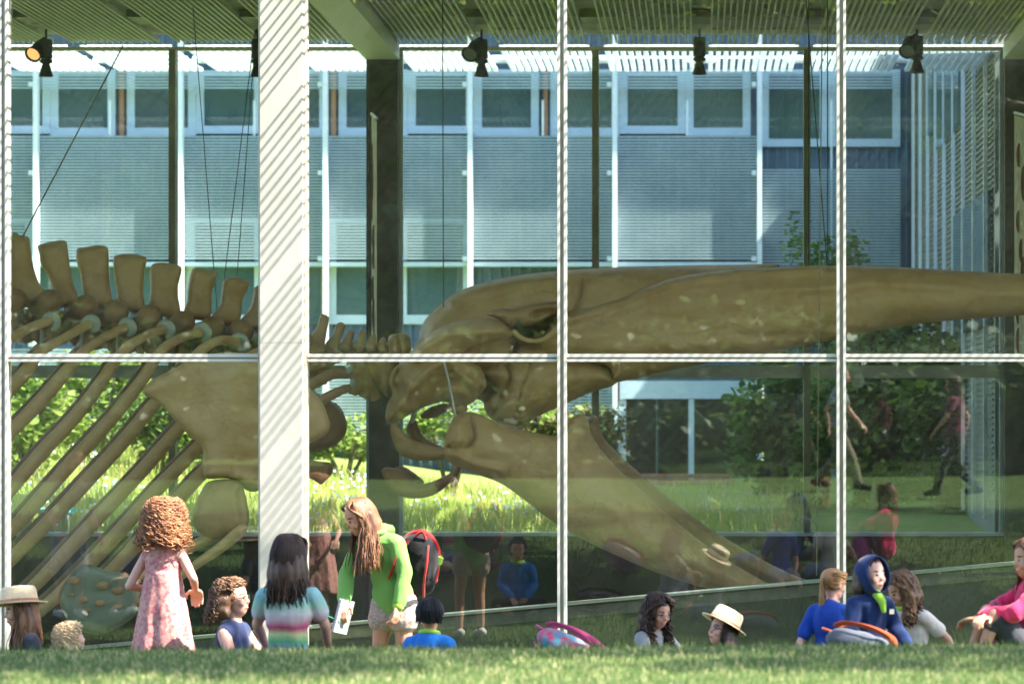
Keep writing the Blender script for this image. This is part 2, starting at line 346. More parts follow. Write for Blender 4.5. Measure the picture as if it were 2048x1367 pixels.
MB().tube([(-11, -1.4, 5.86), (9, -1.4, 5.86)], .05, 10).build('canopy_purlin', M['outfin'], mus, True)
for xc in (X0 - B, X0 + 2 * B, X0 - 4 * B):
    MB().box(xc - .17, xc + .17, .36, 8.10, 5.54, 5.69).build('ceiling_beam', M['beam'], mus)
    MB().box(xc - .145, xc + .145, YB - .12, YB + .18, -.4, 5.69).build('rear_column', M['darkcol'], mus)
    for e in (-.185, .147): MB().box(xc + e, xc + e + .038, YB + .02, YB + .08, .78, 5.65).build('rear_frame', M['frameblue'], mus)
# rear glazing
MB().box(-12, 10, YB + .02, YB + .10, 5.655, 5.69).build('rear_head_beam', M['white'], mus)
for k in range(-5, 5):
    x = X0 + k * B
    col = k % 3 == 2; nc = (k + 1) % 3 == 2
    if not col: MB().box(x - .034, x + .034, YB - .08, YB + .10, .80, 5.65).build('rear_mullion', M['olive'], mus)
    xa, xb = x + (.188 if col else .036), x + B - (.148 if nc else .036)
    MB().box(xa, xb, YB - .03, YB + .09, ZT - .07, ZT + .06).build('rear_transom', M['alu'], mus)
    for (z0, z1) in ((.80, ZT - .071), (ZT + .061, 5.65)):
        MB().box(xa + .001, xb - .001, YB + .02, YB + .032, z0, z1).build('glass_pane', M['glass2'], mus)
MB().box(-12, 10, YB - .05, YB + .10, .76, .795).build('rear_sill', M['frameblue'], mus)
MB().box(-12, 10, YB - .02, YB + .40, -.6, .755).build('rear_upstand', M['darkroom'], mus)
MB().box(-12, 10, .05, 8.25, -.62, -.50).build('floor', M['floor'], mus)
MB().box(-12, 10, -.12, .045, -.6, -.082).build('plinth', M['ramp'], mus)
MB().box(-12, -11.8, .3, 8.2, -.6, 5.7).box(9.8, 10, .3, 8.2, -.6, 5.7).build('end_wall', M['ramp'], mus)
# sloping ramp parapet just inside the glass
def rz(x): return .50 + .0905 * (x + 1.07)
rp = MB(); rc = MB()
for (x0, x1) in ((-11, -3.35), (-3.35, 3.0), (3.0, 9)):
    rp.add([(x0, .45, -.5), (x1, .45, -.5), (x1, .60, -.5), (x0, .60, -.5), (x0, .45, rz(x0)), (x1, .45, rz(x1)), (x1, .60, rz(x1)), (x0, .60, rz(x0))], [(0, 1, 5, 4), (1, 2, 6, 5), (2, 3, 7, 6), (3, 0, 4, 7), (4, 5, 6, 7), (3, 2, 1, 0)])
    a, b = rz(x0), rz(x1)
    rc.add([(x0, .41, a + .002), (x1, .41, b + .002), (x1, .64, b + .002), (x0, .64, a + .002), (x0, .41, a + .02), (x1, .41, b + .02), (x1, .64, b + .02), (x0, .64, a + .02)], [(0, 1, 5, 4), (1, 2, 6, 5), (2, 3, 7, 6), (3, 0, 4, 7), (4, 5, 6, 7), (3, 2, 1, 0)])
rp.build('ramp_parapet', M['ramp'], mus); rc.build('ramp_cap', M['cap'], mus)
rs = MB()
for (x0, x1) in ((-11, 9),):
    a, b = rz(x0) - .1, rz(x1) - .1
    rs.add([(x0, .435, a), (x1, .435, b), (x1, .449, b), (x0, .449, a), (x0, .435, a + .085), (x1, .435, b + .085), (x1, .449, b + .085), (x0, .449, a + .085)], [(0, 1, 5, 4), (1, 2, 6, 5), (2, 3, 7, 6), (3, 0, 4, 7), (4, 5, 6, 7), (3, 2, 1, 0)])
rs.build('ramp_stringer', M['darkcol'], mus)
# ------------------------------------------------------------------ building across the courtyard
YF = 22.0; S = FPX / (YF + DC)
def fx(px): return (px - VX) / S
def fz(py): return EYE + (VY - py) / S
fb = thing('courtyard_building', 'blue grey building behind the courtyard with louvre screen and white framed windows', 'building', (0, YF, 0))
def fbox(x0, x1, y0, y1, z0, z1, nm, m, par=None): return MB().box(x0, x1, y0, y1, z0, z1).build(nm, M[m], par or fb)
XW = fx(1812)
fbox(-14, fx(1236), .02, 1.2, -.2, 9, 'wall', 'wallblue'); fbox(fx(1236), fx(1530), .02, 1.2, fz(760), 9, 'wall', 'wallblue'); fbox(fx(1530), XW + .5, .02, 1.2, -.2, 9, 'wall', 'wallblue')
# vertical ribs of the wall panels
rb = MB()
for i in range(130):
    x = -13.9 + i * .14
    if x < fx(1225) or x > fx(1545): rb.box(x, x + .03, -.015, .019, .9, 8.8)
    else: rb.box(x, x + .03, -.015, .019, fz(740), 8.8)
rb.build('wall_rib', M['rib'], fb).location = (0, 0, 0)
def window(x0, x1, z0, z1, y=-.06, fr=.11, g='winglass'):
    f = MB().box(x0, x1, y, y + .07, z0, z0 + fr).box(x0, x1, y, y + .07, z1 - fr * .6, z1).box(x0, x0 + fr, y, y + .07, z0 + fr + .001, z1 - fr * .6 - .001).box(x1 - fr, x1, y, y + .07, z0 + fr + .001, z1 - fr * .6 - .001).build('window', M['frameblue'], fb)
    MB().box(x0 + fr + .001, x1 - fr - .001, y + .035, y + .045, z0 + fr + .001, z1 - fr * .6 - .001).build('pane', M[g], f); return f
edges = [-177, -40, 90, 240, 250, 380, 520, 668, 800, 945, 1092, 1230, 1370, 1512]
for i in range(-1, 3):       # upper row: pairs of windows between cedar posts
    c = 245 + 423 * i
    window(fx(c + 10), fx(c + 148), fz(272), fz(140)); window(fx(c + 148.5), fx(c + 280), fz(268), fz(142)); window(fx(c + 280.5), fx(c + 410), fz(272), fz(140))
    if c < 1500: MB().box(fx(c - 4), fx(c + 5), -.10, .01, fz(272), fz(140)).build('cedar_post', M['wood'], fb)
window(fx(1522), fx(1655), fz(294), fz(140)); window(fx(1656), fx(1800), fz(294), fz(140))
for (a, b) in ((372, 528), (655, 790), (796, 945), (-60, 70)): window(fx(a), fx(b), fz(648), fz(436), fr=.13)
for c in (368, 650, -70): MB().box(fx(c - 6), fx(c + 4), -.10, .01, fz(648), fz(436)).build('cedar_post', M['wood'], fb)
MB().box(-13, fx(372) , -.05, .01, fz(650), fz(525)).box(fx(528.5), fx(654), -.05, .01, fz(650), fz(525)).build('spandrel_panel', M['winglass'], fb)
# louvre bars in front
lv = MB()
def bars(pa, pb, x0, x1):
    z = fz(pb)
    while z < fz(pa): lv.box(x0, x1, -.36, -.34, z, z + .019); z += .0425
bars(148, 182, -13, XW - .1); bars(276, 520, -13, fx(1515)); bars(340, 640, fx(1516), XW - .1); bars(700, 900, -13, fx(1225))
lv.build('louvre_screen', M['louvre'], fb)
for i in range(-2, 6):
    px = 85 + 286.6 * i
    if px < 1790: 
        p = MB().box(fx(px) - .034, fx(px) + .034, -.52, -.38, fz(940 if px > 1150 else 900), 8.6).build('screen_post', M['pole'], fb)
        q = MB()
        for py in (175, 350, 520, 690): q.box(fx(px) - .11, fx(px) - .047, -.46, -.40, fz(py) - .03, fz(py) + .03)
        q.build('bracket', M['pole'], p)
    MB().box(fx(px + 143) - .014, fx(px + 143) + .014, -.335, -.30, fz(275 if px < 1400 else 700), fz(205)).build('screen_rod', M['pole'], fb)
fbox(-13, fx(1515), -.34, -.02, fz(534), fz(526), 'ledge', 'frameblue')
# entrance
fbox(fx(1240), fx(1522), -.12, .019, fz(797), fz(761), 'entrance_header', 'frameblue')
fbox(fx(1236), fx(1530), 3.0, 3.1, .9, fz(760), 'entrance_back_wall', 'lobby')
fbox(fx(1236), fx(1530), .02, 3.0, .8, .98, 'entrance_floor', 'lobby'); 
for a, b in ((1238, 1252), (1377, 1388), (1512, 1524)): fbox(fx(a), fx(b), -.10, .0, .9, fz(798), 'entrance_post', 'frameblue')
fbox(fx(1310), fx(1314), .8, .9, .98, fz(798), 'entrance_door_frame', 'alu')
fbox(fx(1253), fx(1376), -.06, -.05, 1.0, fz(799), 'entrance_pane', 'glass2'); fbox(fx(1389), fx(1511), -.06, -.05, 1.0, fz(799), 'entrance_pane', 'glass2')
fbox(-14.2, XW + 8, -1.2, 12, 9, 9.4, 'roof', 'wallblue')
# wing that comes forward on the right, with upright fins
fbox(XW + .12, XW + 8, -13.1, 0, -.2, 7.2, 'wing_wall', 'wingwall')
wl = MB(); z = 1.2
while z < 7.1: wl.box(XW + .095, XW + .118, -13.0, -.02, z, z + .016); z += .062
wl.build('wing_siding', M['wingwall'], fb)
for i in range(9):
    y = -.5 - i * 1.5
    MB().box(XW + .050, XW + .09, y - .03, y + .03, .9, 7.2).build('wing_fin', M['pole'], fb)
wg = MB()
for (y0, y1, z0, z1) in ((-8.9, -5.3, 5.3, 7.0), (-12.9, -7.9, 2.9, 4.3), (-4.6, -3.6, 5.6, 7.0)):
    f = MB().box(XW + .06, XW + .094, y0, y1, z0, z1).build('wing_window', M['winglass'], fb)
# ------------------------------------------------------------------ steps in front of the entrance and path
for i, (pa, pb, py) in enumerate(((1268, 1480, 962), (1262, 1470, 975), (1255, 1455, 989))):
    yy = 20.0 - i * 1.2; p0, p1 = W(pa, py, yy), W(pb, py, yy)
    b = thing('wooden_bench', ['low wooden slat bench nearest the dark entrance', 'low wooden slat bench, middle of three in the courtyard', 'low wooden slat bench nearest the glass hall'][i], 'bench', (p0.x, yy, zc(p0.x, yy)), group='wooden benches by the entrance')
    L = p1.x - p0.x; h = max(.15, p0.z - zc(p0.x, yy))
    s = MB()
    for j in range(4): s.box(0, L, j * .11, j * .11 + .09, h - .05, h)
    s.build('seat', M['wood'], b)
    for xx in (.15, L - .25): MB().box(xx, xx + .1, .02, .40, 0, h - .051).build('leg', M['darkcol'], b)
pth = MB(); a = W(1385, 1008, 13.0)
pth.add([(x, y, zc(x, y) + .02) for (x, y) in ((-.35, 13), (.7, 13), (1.3, 14.5), (.5, 19.0), (-.9, 19.0), (-.6, 15.5))], [(0, 1, 2, 5), (5, 2, 3, 4)])
tag(pth.build('path', M['concrete']), kind='structure', label='grey concrete path in the courtyard')
# ------------------------------------------------------------------ trees and plants
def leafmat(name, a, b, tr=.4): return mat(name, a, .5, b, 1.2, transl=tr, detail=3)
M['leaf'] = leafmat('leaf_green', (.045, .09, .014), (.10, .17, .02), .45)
M['leafsun'] = leafmat('leaf_sunlit_green', (.10, .18, .02), (.24, .33, .035), .55)  # lighter copy of the leaf green, sunlight put into its colour
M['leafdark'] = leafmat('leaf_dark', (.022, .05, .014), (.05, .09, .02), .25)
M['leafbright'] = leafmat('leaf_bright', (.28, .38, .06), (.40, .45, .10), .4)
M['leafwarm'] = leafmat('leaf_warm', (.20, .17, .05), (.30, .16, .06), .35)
M['bark'] = mat('bark', (.10, .08, .055), .9, (.17, .14, .1), 5, .02, 14, stretch=(1, 1, .3))
def leaves(c, rad, n, size, ncl=40, clr=.28, sh=.75, seed=1, flat=.6):
    """leaf polygons gathered in clumps through an uneven crown"""
    r = np.random.default_rng(seed); c = np.array(c); rad = np.array(rad, float)
    u = r.normal(size=(ncl, 3)); u /= np.linalg.norm(u, axis=1)[:, None]; cc = u * (r.random((ncl, 1)) ** .45) * sh
    cr = clr * r.uniform(.5, 1.35, ncl)
    k = r.integers(0, ncl, n); d = r.normal(size=(n, 3)); d /= np.linalg.norm(d, axis=1)[:, None]
    p = cc[k] + d * (r.random((n, 1)) ** .5) * cr[k][:, None]
    p = c + p * rad
    a = r.normal(size=(n, 3)); a[:, 2] *= .5; a /= np.linalg.norm(a, axis=1)[:, None]
    nr = r.normal(size=(n, 3)) * flat; nr[:, 2] += 1; b = np.cross(nr, a); b /= np.linalg.norm(b, axis=1)[:, None]
    s = size * r.uniform(.6, 1.3, n)[:, None]; V = np.zeros((n, 6, 3))
    V[:, 0] = p - a * s * .5; V[:, 1] = p - a * s * .18 + b * s * .3; V[:, 2] = p + a * s * .2 + b * s * .24; V[:, 3] = p + a * s * .55; V[:, 4] = p + a * s * .2 - b * s * .24; V[:, 5] = p - a * s * .18 - b * s * .3
    return V, c + cc * rad
def tree(label, x, y, zb, h, rad, n, size, mats, seed, group, cz=None, tr=.16, ncl=46, clr=.26, lean=(0, 0), name='tree', cat='tree', sh=.78):
    t = thing(name, label, cat, (x, y, zb), group=group)
    cz = cz if cz is not None else h - rad[2]; cx, cy = lean
    V, cc = leaves((cx, cy, cz), rad, n, size, ncl, clr, sh, seed)
    addobj('crown', quads_mesh('crown', V, 6, mats, (np.random.default_rng(seed).random(len(V)) > .7).astype(int) if len(mats) > 1 else None), t)
    b = MB(); r = random.Random(seed); top = Vector((cx * .8, cy * .8, cz))
    b.tube(crom([(0, 0, -.1), (cx * .01 + .05, cy * .02, cz * .3), (cx * .05, cy * .05, cz * .62), top], 4), [tr * (1 - .07 * i) for i in range(13)], 9)
    for q in range(min(18, len(cc))):
        e = Vector(cc[q]); s = Vector((cx * .05, cy * .05, cz * .62)).lerp(top, .15 + .85 * r.random())
        mdl = s.lerp(e, .5) + Vector((0, 0, -.12 * (e - s).length * r.random()))
        b.tube(crom([s, mdl, e], 3), [tr * .32, tr * .28, tr * .24, tr * .19, tr * .14, tr * .1, tr * .06], 5)
    b.build('trunk', M['bark'], t, True)
    return t
G1 = 'shade trees over the lawn'
# crowns over the lawn in front of the hall: their shade dapples the children and they mirror in the glass
for i, a in enumerate([(7.0, -7.4, 8.9, (3.0, 2.4, 1.6), (-3.9, 0), 13000), (7.6, -11.8, 9.4, (3.0, 2.5, 1.6), (-4.4, 0), 13000), (-4.75, -12.6, 9.4, (3.2, 2.5, 1.6), (3.4, .8), 13000), (6.0, -4.0, 6.95, (3.9, .9, 1.05), (-5.6, 0), 5200), (-4.14, -7.9, 8.9, (3.0, 2.3, 1.6), (3.4, .6), 13000), (11.4, -6.8, 9.2, (3.0, 2.4, 1.6), (-3.8, 0), 7500), (12.2, -12.0, 9.8, (3.0, 2.4, 1.6), (-4.0, .2), 7500)]):
    x, y, h, rd, ln, n = a
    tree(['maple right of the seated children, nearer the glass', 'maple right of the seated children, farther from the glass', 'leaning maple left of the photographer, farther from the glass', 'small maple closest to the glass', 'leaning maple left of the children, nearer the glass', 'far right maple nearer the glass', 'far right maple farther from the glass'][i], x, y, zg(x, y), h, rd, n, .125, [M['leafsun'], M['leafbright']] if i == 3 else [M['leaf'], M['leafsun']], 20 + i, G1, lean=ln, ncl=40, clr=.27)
G2 = 'trees behind the photographer'
SD = ['leftmost dense tree', 'second dense tree from the left', 'third dense tree from the left', 'third dense tree from the right', 'second dense tree from the right', 'rightmost dense tree']
for i in range(6):
    x = -20 + 7.6 * i + (i % 2); y = -37 - (i % 2) * 1.6
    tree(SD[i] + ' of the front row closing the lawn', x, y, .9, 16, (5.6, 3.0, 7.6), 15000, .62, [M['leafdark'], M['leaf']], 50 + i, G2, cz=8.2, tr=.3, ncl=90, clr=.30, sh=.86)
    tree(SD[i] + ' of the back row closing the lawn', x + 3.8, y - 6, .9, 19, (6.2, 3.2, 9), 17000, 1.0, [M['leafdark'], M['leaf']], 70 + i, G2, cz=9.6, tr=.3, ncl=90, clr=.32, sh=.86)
V, _ = leaves((0, 0, 10.5), (62, 5, 12), 60000, 2.6, 420, .09, .93, 99)
tag(addobj('sky_gap_wood', quads_mesh('sky_gap_wood', V + np.array([0, -64, 0]), 6, [M['leafdark'], M['leaf']], (RNG.random(len(V)) > .8).astype(int))), 'added far wood closing sky gaps behind the lawn', 'wood', kind='stuff')  # unseen wood added to close sky gaps mirrored in the glass
G3 = 'hedge bushes behind the photographer'
for i in range(8):
    x = -21 + i * 5.4; V, _ = leaves((0, 0, 1.2), (3.6, 1.6, 1.9), 8000, .26, 44, .36, .8, 80 + i)
    t = thing('bush', ['first', 'second', 'third', 'fourth', 'fifth', 'sixth', 'seventh', 'eighth'][i] + ' dark bush from the left in the hedge across the lawn', 'bush', (x, -31.0 - .6 * (i % 2), .9), group=G3)
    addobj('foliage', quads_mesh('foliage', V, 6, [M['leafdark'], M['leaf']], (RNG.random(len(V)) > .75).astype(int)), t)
    MB().tube([(0, 0, -.1), (.1, 0, .6), (.2, .1, 1.2)], [.06, .05, .03], 6).build('stem', M['bark'], t)
# courtyard shrubs and the tree in front of the entrance
def bush(label, px, pyc, Y, rx, rzz, n, size, mats, seed, name='bush', group='bushes in the courtyard'):
    c = W(px, pyc, Y); zb = zc(c.x, Y); V, _ = leaves((0, 0, c.z - zb), (rx, rx * .7, rzz), n, size, 40, .33, .8, seed)
    t = thing(name, label, 'bush', (c.x, Y, zb), group=group)
    addobj('foliage', quads_mesh('foliage', V, 6, mats, (np.random.default_rng(seed).random(len(V)) > .65).astype(int)), t)
    b = MB()
    for q in range(5): a = q * 1.3; b.tube([(0, 0, -.05), (math.cos(a) * rx * .3, math.sin(a) * rx * .2, (c.z - zb) * .8), (math.cos(a) * rx * .5, math.sin(a) * rx * .3, c.z - zb + rzz * .4)], [.03, .022, .01], 5)
    b.build('stem', M['bark'], t, True); return t
M['leafmid'] = leafmat('leaf_mid', (.12, .20, .04), (.20, .28, .06), .4)
bm = [M['leafbright'], M['leafmid']]
bush('pale green leafy bush behind the left ribs', 60, 830, 13, .85, .65, 2600, .10, bm, 1)
bush('green bush with a dark gap beside the shoulder blade', 200, 800, 15, .9, .75, 2600, .10, bm, 2)
bush('grey green bush behind the lower ribs', 320, 850, 14, .7, .5, 2200, .09, [M['leafmid'], M['leafbright']], 3)
bush('yellow green bush hidden behind the column', 440, 850, 14, .8, .5, 1800, .09, bm, 4)
bush('low green bush left of the dark rear column', 690, 880, 15.5, .9, .32, 1800, .08, bm, 5)
bush('green bush below the skull', 900, 850, 15, .75, .42, 1800, .08, bm, 6)
bush('warm tinted bush under the upper jaw', 1110, 845, 14.5, .62, .45, 2200, .08, [M['leafwarm'], M['leafbright']], 7)
bush('yellowish bush beside the lower jaw peak', 1215, 870, 14.0, .3, .45, 800, .07, [M['leafwarm'], M['leafbright']], 8)
for i, (px, Y, rd, pc, n) in enumerate([(1580, 15, (.8, .8, 1.15), 850, 5200), (1745, 14, (.95, .8, 1.3), 840, 7000), (1920, 13, (.9, .8, 1.25), 845, 6500), (1840, 16.5, (1.1, .8, 1.6), 800, 6000)]):
    c = W(px, pc, Y); zb = zc(c.x, Y)
    tree(['loose green tree right of the dark entrance', 'dense green tree behind the far right panes', 'green tree in the far right corner of the courtyard', 'taller green tree at the back of the courtyard corner'][i], c.x, Y, zb, c.z - zb + rd[2], rd, n, .12, [M['leafmid'], M['leaf']], 120 + i, 'trees in the courtyard corner', cz=c.z - zb, tr=.07, ncl=40, clr=.3)
c = W(1650, 560, 17); tree('slender tree added beside the wing for leaves mirrored in the glass', c.x, 17, zc(c.x, 17), 3.9, (.9, .6, 1.3), 1300, .10, [M['leafmid']], 130, 'trees in the courtyard corner', cz=2.6, tr=.05, clr=.2)  # added tree, stands in for leaf reflections in the front panes
# meadow
M['mblade'] = mat('meadow_blade', (.40, .50, .08), .6, (.54, .55, .15), .8, transl=.4)
M['mblade2'] = mat('meadow_dry_stalk', (.55, .46, .18), .6, (.62, .45, .24), .8, transl=.3)
o = addobj('meadow_grass', blades('meadow_grass', 30000, (-9.5, 1.2), (8.9, 17), (.10, .28), .012, zc, [M['mblade'], M['mblade2']], frac=.72, lean=.7, dens=lambda x, y: 1 if x < -.3 else .6))
tag(o, 'tall sunlit meadow grass in the courtyard', 'grass', kind='stuff')
M['flower'] = mat('flower_white', (.75, .76, .85), .6, (.6, .62, .85), 3)
n = 1000; x = RNG.uniform(-9.5, -1.4, n); y = RNG.uniform(8.9, 14.5, n); k = np.array([noise.noise(Vector((a * .9, b * .9, 9))) for a, b in zip(x, y)]) > .02; x = x[k]; y = y[k]; n = len(x)
z = np.array([zc(a, b) for a, b in zip(x, y)]) + RNG.uniform(.10, .30, n); V = np.zeros((n, 6, 3))
for q in range(6): a = q * math.pi / 3; V[:, q] = np.stack([x + .017 * math.cos(a), y + .015 * math.sin(a), z + .013 * math.sin(a)], 1)
tag(addobj('wildflowers', quads_mesh('wildflowers', V, 6, M['flower'])), 'pale wildflowers scattered through the meadow', 'flowers', kind='stuff')
# ------------------------------------------------------------------ whale skeleton
wh = thing('whale_skeleton', 'huge brown whale skeleton hanging inside the glass hall', 'skeleton', (0, 4, 0))
def inv(o):
    o.matrix_parent_inverse = Matrix.Translation((0, -4, 0)); return o
def slab(name, outl, Y, t, Rp, m, parent=None, ridges=(), step=6, back=1.0, k=4, rough=.012, sharp=False):
    """a bone: outline in the picture plane carried to its own distance, swelling away from its edge"""
    Yf = Y if callable(Y) else (lambda a, b: Y)
    P = [(p.x, p.y) for p in crom([(a, b, 0) for a, b in outl], k, True)]
    A = np.array(P); n = len(P); Bn = np.roll(A, -1, 0)
    x0, y0 = A.min(0); x1, y1 = A.max(0)
    gx, gy = np.meshgrid(np.arange(x0 + step / 2, x1, step), np.arange(y0 + step / 2, y1, step)); gx = gx + (np.arange(gx.shape[0])[:, None] % 2) * step / 2
    G = np.stack([gx.ravel(), gy.ravel()], 1)
    def segd(Q, a, b):
        d = b - a; L = (d * d).sum(-1) + 1e-9
        t_ = np.clip(((Q[:, None] - a) * d).sum(-1) / L, 0, 1); return np.sqrt((((a + t_[..., None] * d) - Q[:, None]) ** 2).sum(-1)).min(1)
    ins = np.zeros(len(G), bool)
    for i in range(n):
        a, b = A[i], Bn[i]; c = ((a[1] > G[:, 1]) != (b[1] > G[:, 1]))
        with np.errstate(divide='ignore', invalid='ignore'): xx = (b[0] - a[0]) * (G[:, 1] - a[1]) / (b[1] - a[1]) + a[0]
        ins ^= c & (G[:, 0] < xx)
    G = G[ins]; dG = segd(G, A, Bn); G = G[dG > step * .45]
    pts = [Vector(p) for p in P] + [Vector(p) for p in G]
    r = delaunay_2d_cdt(pts, [(i, (i + 1) % n) for i in range(n)], [], 1, 1e-4)
    V, F = r[0], r[2]; Q = np.array([(v.x, v.y) for v in V]); d = segd(Q, A, Bn)
    h = t * np.sqrt(np.clip(1 - (1 - np.clip(d / Rp, 0, 1)) ** 2, 0, 1)); hf = h.copy(); edge = d < .05
    for pl, hh, ww in ridges:
        pl = np.array([(p.x, p.y) for p in crom([(a, b, 0) for a, b in pl], 4)] if len(pl) > 2 else pl, float); rd = segd(Q, pl[:-1], pl[1:]); hf += 1.7 * hh * np.exp(-(rd / ww) ** 2) * np.clip(d / 8, 0, 1)
    for i in range(len(Q)): hf[i] += rough * noise.noise(Vector((Q[i, 0] * .022, Q[i, 1] * .035, t * 9))) * 2 * min(1, d[i] / 10)
    vs = []; N = len(Q); mp = list(range(N)); 
    for i in range(N): Y0 = Yf(*Q[i]); vs.append(W(Q[i, 0], Q[i, 1], Y0 - (0 if edge[i] else hf[i])))
    for i in range(N):
        if not edge[i]: mp[i] = len(vs); Y0 = Yf(*Q[i]); p = W(Q[i, 0], Q[i, 1], Y0); p.y += h[i] * back; vs.append(p)
    fs = []
    for f in F:
        f = list(f)
        a = sum((vs[f[j]].x * vs[f[(j + 1) % 3]].z - vs[f[(j + 1) % 3]].x * vs[f[j]].z) for j in range(3))
        if a < 0: f.reverse()
        fs.append(tuple(f)); fs.append(tuple(mp[i] for i in reversed(f)))
    s = MB(); s.add(vs, fs); o = s.build(name, m, parent or wh, True)
    if parent is None: inv(o)
    return o
def ptube(pl, Y, rpx, k=4, n=10, mb=None, squash=1):
    Ys = Y if hasattr(Y, '__len__') else [Y] * len(pl)
    P = crom([W(a, b, y) for (a, b), y in zip(pl, Ys)], k); m = len(P)
    rr = rpx if hasattr(rpx, '__len__') else [rpx] * len(pl)
    q = [float(np.interp(i / (m - 1) * (len(pl) - 1), range(len(pl)), rr)) * (P[i].y + DC) / FPX for i in range(m)]
    return (mb or MB()).tube(P, q, n, squash=squash, ax=(0, 1, 0))
BO, BR = M['bone'], M['bone2']
# --- skull
sk = slab('skull', [(806, 745), (823, 703), (836, 680), (841, 660), (848, 643), (860, 628), (885, 605), (905, 590), (940, 573), (985, 561), (1040, 550), (1100, 543), (1180, 537), (1300, 532), (1480, 529), (1560, 530), (1500, 560), (1300, 640), (1240, 720), (1190, 770), (1120, 800), (1075, 815), (1040, 840), (1000, 835), (960, 800), (900, 790), (846, 795)], 4.2, .62, 120, BO,
          ridges=[([(845, 662), (860, 640), (890, 612)], -.06, 9), ([(1040, 662), (1070, 658), (1100, 650)], -.34, 22), ([(850, 640), (900, 600), (1000, 570), (1100, 556)], .05, 14), ([(1135, 640), (1160, 600), (1165, 560)], -.05, 5), ([(1030, 690), (1026, 720)], -.12, 6)], step=6, rough=.02)
def sub(o): return o
slab('upper_jaw', [(1098, 655), (1120, 632), (1150, 618), (1190, 611), (1240, 596), (1290, 574), (1350, 555), (1440, 541), (1560, 534), (1680, 531), (1780, 533), (1900, 540), (1990, 545), (2060, 549), (2150, 562), (2260, 588), (2330, 605), (2320, 613), (2250, 616), (2150, 622), (2048, 630), (1900, 641), (1800, 653), (1720, 668), (1640, 685), (1500, 712), (1380, 732), (1240, 763), (1222, 755), (1215, 735), (1160, 722), (1105, 712), (1085, 700), (1083, 678)],
     lambda a, b: 3.62 + .0004 * max(0, a - 1100), .36, 70, BO, sk,
     ridges=[([(1140, 640), (1200, 620), (1280, 590), (1350, 565), (1460, 547), (1640, 537)], .07, 7), ([(1290, 634), (1360, 637), (1440, 662), (1500, 672), (1600, 668)], -.022, 4), ([(1490, 583), (1600, 577), (1720, 567), (1900, 572), (2020, 590)], .02, 8), ([(1600, 592), (1750, 585), (1900, 590)], -.018, 4), ([(1360, 590), (1420, 585)], -.02, 3), ([(1150, 700), (1300, 690), (1500, 690)], .03, 16), ([(1200, 560), (1330, 545)], -.03, 8)], step=6, rough=.016).matrix_parent_inverse = Matrix()
slab('palate_bone', [(952, 745), (1000, 716), (1060, 708), (1150, 712), (1214, 730), (1234, 765), (1180, 785), (1120, 812), (1075, 833), (1045, 850), (1000, 845), (975, 830), (968, 800), (990, 775)], 3.75, .34, 55, BO, sk,
     ridges=[([(1010, 718), (1022, 760), (1000, 800), (985, 835)], -.06, 5), ([(1060, 710), (1058, 745), (1040, 790), (1030, 845)], -.035, 3), ([(960, 752), (985, 775), (965, 800)], -.05, 5), ([(940, 805), (945, 812)], -.1, 6)])
slab('temporal_bone', [(770, 835), (775, 806), (785, 786), (778, 766), (782, 745), (797, 728), (830, 712), (900, 703), (945, 722), (968, 745), (972, 772), (958, 790), (945, 805), (925, 812), (905, 808), (885, 803), (850, 813), (820, 828), (795, 843), (778, 847)], 3.55, .38, 48, BO, sk,
     ridges=[([(785, 835), (815, 790), (850, 745), (890, 715)], .10, 14), ([(798, 742), (793, 760), (800, 778)], -.10, 8), ([(830, 800), (880, 760), (930, 755)], -.08, 16), ([(915, 745), (945, 765), (955, 785)], .07, 7)])
slab('brow_bone', [(818, 707), (833, 692), (855, 670), (885, 652), (920, 641), (960, 637), (995, 640), (1015, 652), (1025, 668), (1012, 679), (982, 683), (952, 690), (930, 700), (900, 716), (862, 728), (825, 728)], 3.38, .24, 26, BO, sk,
     ridges=[([(840, 700), (900, 668), (1000, 662)], .05, 9), ([(905, 700), (960, 682), (1010, 672)], -.04, 6)])
slab('orbit_ridge', [(975, 629), (984, 621), (1000, 616), (1028, 617), (1062, 609), (1098, 603), (1128, 605), (1126, 618), (1108, 628), (1085, 640), (1060, 650), (1046, 652), (1036, 644), (1022, 654), (1008, 644), (992, 636)], 3.42, .15, 14, BR, sk, ridges=[([(1070, 628), (1105, 622)], -.05, 7)], step=4)
ptube([(1028, 664), (1044, 676), (1066, 682), (1090, 677), (1112, 663)], 3.22, [6, 5, 5, 6, 8]).build('cheek_bone', BO, sk, True)
for o in sk.children: o.matrix_parent_inverse = Matrix()
o = MB(); c = W(918, 816, 3.6); o.ell(c, (.075, .09, .06)).ell(c + Vector((-.05, .02, .01)), (.05, .07, .05)); o.build('ear_bone', BO, sk, True)
c = W(870, 822, 4.2); MB().ell(c, (.14, .1, .05), Euler((0, R(-22), 0)).to_matrix()).build('ear_bone', BR, sk, True)
inv(ptube([(888, 722), (900, 775), (911, 832)], 2.75, 2.6, 3).build('support_rod', M['alu'], wh, True))
